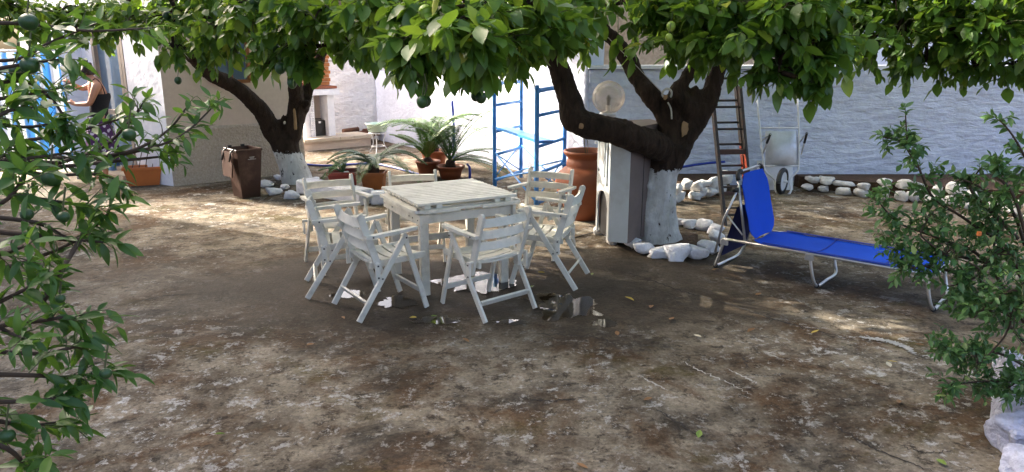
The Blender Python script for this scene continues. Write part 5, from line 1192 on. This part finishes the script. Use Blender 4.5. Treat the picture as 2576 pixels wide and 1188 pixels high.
for a in [(2180, 90, 6.6, 85, 80, 34), (2200, 160, 6.6, 55, 38, 10), (2280, 120, 6.4, 100, 88, 40), (2370, 110, 6.2, 100, 95, 42), (2460, 110, 6.0, 105, 100, 44), (2550, 100, 5.8, 100, 105, 44), (2330, 190, 6.3, 70, 36, 10), (2450, 200, 6.1, 80, 34, 11), (2550, 195, 6.0, 60, 36, 9), (2250, 30, 6.4, 110, 50, 28), (2400, 20, 6.2, 130, 50, 34), (2540, 20, 5.9, 110, 50, 30), (2140, 40, 6.8, 80, 60, 22)]:
    B(pr, *a[:5], a[5], .95, .02)
for i in range(26):
    a = random.uniform(0, 6.283); r = 3.0 * math.sqrt(random.random()); c = Vector((6.0 + r * math.cos(a), 7.6 + r * .9 * math.sin(a), random.uniform(2.9, 3.8)))
    pr.blob(c, (.7, .7, .38), 14, 1.6, .3, 8, .4, r=.02, sub=4)
for x, y, Y, r in ((2400, 150, 6.0, .034), (2160, 150, 6.4, .03), (2480, 60, 5.9, .034)): pr.fruit(P(x, y, Y), r, 'pale_fruit')
sprigs(pr, [(2165, 185, 6.4), (2200, 205, 6.3), (2250, 215, 6.3), (2300, 220, 6.2), (2345, 220, 6.2), (2420, 225, 6.1), (2480, 225, 6.0), (2530, 230, 5.9), (2570, 225, 5.9), (2380, 205, 6.2)], .02)
pr.finish()

# ---------------- mandarin tree reaching in from the left foreground
ml = Vector((-2.75, 1.95, 0)); man = thing('mandarin_tree', 'mandarin branches with long leaves and dark green fruit in the left foreground', 'tree', ml)
q = lambda x, y, z: ml + Vector((x, y, z))
tl_ = [([q(0, 0, -.05), q(.03, .02, .5), q(.0, .05, 1.0), q(.1, .1, 1.5), q(.15, .15, 2.1)], [.10, .085, .075, .065, .04])]
trunk_mesh(man, tl_, -1, .016, .006)
pm = Plant(man, mand, 'mandarin_leaf'); pm.nodes = smoothpts(tl_[0][0], 4)[3:]
MBR = [(2.2, [(-90, 70), (0, 58), (120, 66), (230, 78), (360, 72)], 6), (2.3, [(-90, 150), (40, 150), (120, 110), (240, 60)], 8), (2.0, [(-90, 190), (40, 165), (150, 150)], 9), (2.1, [(-90, 260), (60, 240), (150, 222)], 8), (2.0, [(-90, 300), (60, 320), (150, 306)], 10),
       (2.2, [(-90, 370), (90, 350), (200, 330), (300, 300)], 14), (2.3, [(-90, 430), (150, 420), (330, 385), (450, 345), (530, 275)], 18), (2.3, [(200, 400), (330, 380), (420, 330), (470, 270)], 12), (2.3, [(150, 410), (260, 370), (330, 300), (360, 260)], 12), (2.25, [(150, 420), (330, 402), (430, 392)], 2),
       (1.9, [(-90, 420), (60, 400), (170, 385)], 12), (1.9, [(-90, 470), (100, 500), (230, 520)], 12), (1.8, [(-90, 540), (90, 560), (170, 598), (260, 610)], 9), (1.9, [(-90, 690), (60, 660), (200, 600), (270, 540)], 8), (1.8, [(200, 605), (150, 690), (110, 760), (130, 700)], 9), (1.7, [(-90, 800), (40, 740), (110, 700)], 8),
       (1.7, [(-90, 830), (80, 810), (150, 800), (220, 790)], 10), (1.75, [(-90, 880), (100, 890), (160, 880), (230, 862)], 11), (1.7, [(-90, 940), (100, 945), (170, 950), (245, 938)], 9), (1.65, [(-90, 1010), (60, 1010), (150, 1000)], 10), (1.6, [(-90, 1090), (20, 1130), (70, 1170), (120, 1150)], 9), (1.65, [(-90, 1040), (60, 1070), (160, 1060)], 11),
       (1.6, [(-90, 640), (0, 640), (60, 620)], 7), (1.7, [(-90, 560), (20, 500), (60, 440)], 9), (1.8, [(-90, 340), (20, 280), (90, 270)], 9), (2.0, [(-90, 220), (60, 205), (130, 250), (170, 310)], 8), (2.1, [(0, 420), (120, 440), (260, 440), (300, 470)], 12), (1.6, [(-90, 760), (10, 830), (60, 850)], 9)]
for Y, pts, nl in MBR:
    w = [P(x, y, Y + random.uniform(-.08, .08) + .0006 * x) for x, y in pts]; sp = smoothpts(w, 5); k = len(sp)
    pm.br.tube(sp, [.006 * (1 - .72 * i / k) + .0012 for i in range(k)], 6, False); s0 = sp[0]; mid = ml + Vector((.12, .1, max(.5, min(2.0, s0.z)))); pm.br.tube(smoothpts([mid, mid.lerp(s0, .5) + Vector((0, 0, .05)), s0], 4), lerpl([.014, .010, .0072], 4), 6, False)
    for i in range(int(nl * 1.5)):
        t = .18 + .82 * random.random() ** .8; f = t * (k - 1.001); j = int(f); p = sp[j].lerp(sp[j + 1], f - j); tg = (sp[j + 1] - sp[j]).normalized(); a = random.random() * 6.28; e1 = tg.orthogonal().normalized(); e2 = tg.cross(e1); rad = e1 * math.cos(a) + e2 * math.sin(a)
        if random.random() < .42: pm.twig(p, tg * .7 + rad * .6 + Vector((0, 0, .25)), random.uniform(.05, .11), random.randint(3, 6), .64, .35, .0022, 0.05)
        else: pm.leaf(p, tg * random.uniform(.4, 1.0) + rad * .8 + Vector((0, 0, random.uniform(-.5, .45))), Vector((random.uniform(-.5, .5), random.uniform(-.7, .2), .7)), random.uniform(.5, .8))
    pm.twig(sp[-1], (sp[-1] - sp[-2]), .06, 5, .66, .2, .002, .08)
for x, y, Y, r in ((72, 56, 2.2, .026), (75, 165, 2.0, .024), (45, 180, 2.05, .022), (130, 447, 1.95, .026), (160, 546, 1.8, .015), (18, 1097, 1.6, .018), (266, 940, 1.72, .015), (68, 540, 1.8, .016), (325, 340, 2.2, .02), (152, 752, 1.75, .012)): pm.fruit(P(x, y, Y), r, el=.92)
pm.finish('twig', 'green_twig')

# ---------------- small-leaved shrub at the right
sl = Vector((2.95, 3.75, .2)); shrub = thing('pomegranate_shrub', 'small leaved green shrub over the lounger end at the right edge', 'shrub', (sl.x, sl.y, 0))
ps = Plant(shrub, shr, 'shrub_leaf')
SB = [(3.7, [(2680, 1010), (2600, 760), (2500, 600), (2470, 560)]), (3.7, [(2680, 1000), (2580, 680), (2440, 560), (2350, 500), (2310, 420), (2285, 370), (2278, 290)]), (3.75, [(2310, 420), (2270, 360), (2222, 345)]), (3.5, [(2700, 900), (2640, 560), (2570, 380), (2515, 300)]), (3.6, [(2650, 760), (2560, 560), (2480, 480), (2390, 440)]),
      (3.7, [(2600, 760), (2480, 660), (2360, 600), (2260, 560), (2205, 500)]), (3.7, [(2480, 660), (2380, 640), (2290, 640), (2240, 600)]), (3.6, [(2650, 900), (2520, 800), (2450, 770), (2430, 750)]), (3.6, [(2420, 690), (2330, 670), (2270, 680)]), (3.5, [(2660, 980), (2540, 900), (2460, 880), (2400, 890), (2380, 870)]), (3.5, [(2660, 990), (2560, 960), (2470, 960), (2380, 970)]),
      (3.4, [(2680, 1010), (2600, 960), (2560, 960), (2520, 990)]), (3.55, [(2640, 700), (2540, 640), (2450, 700), (2390, 720)]), (3.4, [(2680, 800), (2570, 740), (2500, 760), (2450, 800)]), (3.6, [(2560, 600), (2480, 520), (2440, 470), (2470, 420)]), (3.5, [(2660, 640), (2560, 520), (2500, 440), (2520, 400)])]
for Y, pts in SB:
    w = [P(x, y, Y + random.uniform(-.06, .06)) for x, y in pts]; w[0] = w[0] if pts[0][0] < 2590 else sl.lerp(w[0], .3); sp = smoothpts(w, 6); k = len(sp); ps.br.tube(sp, [.009 * (1 - .8 * i / k) + .001 for i in range(k)], 6, False)
    for i in range(k):
        if i < k * .25: continue
        dens = 1 if pts[-1][1] < 460 and i > k * .6 else 2
        for _ in range(dens):
            tg = (sp[min(i + 1, k - 1)] - sp[i - 1]).normalized(); d = Vector((random.gauss(0, 1), random.gauss(0, 1), random.gauss(0, 1) + .3)).normalized()
            ps.twig(sp[i], tg * .5 + d, random.uniform(.05, .09) if dens == 1 else random.uniform(.07, .14), random.randint(5, 8) if dens == 1 else random.randint(8, 12), 1.0, .12, .0018, .08 * random.random(), .8, .3)
for x, y, Y, rx, ry, n in ((2500, 640, 3.55, 85, 70, 26), (2500, 770, 3.5, 70, 60, 24), (2545, 800, 3.4, 60, 60, 22), (2380, 640, 3.6, 70, 45, 16), (2520, 560, 3.6, 60, 50, 12), (2460, 920, 3.45, 70, 40, 16), (2330, 560, 3.65, 60, 30, 8), (2570, 720, 3.3, 60, 80, 20)):
    c = P(x, y, Y); s = FPX / (Y * .97 + .4); ps.nodes = ps.nodes or [P(2600, 760, 3.6), P(2500, 620, 3.6)]; ps.blob(c, (rx * .8 / s, .14, ry * .8 / s), int(n * .4), 1.0, .16, 11, .12, .06, .004, 4)
m = MB(); m.rock(P(2464, 588, 3.5), (.025, .025, .03), 3, 2, .3); m.build('orange_bud', 'orange_plastic', shrub, world=True)
ps.finish('twig', 'green_twig')
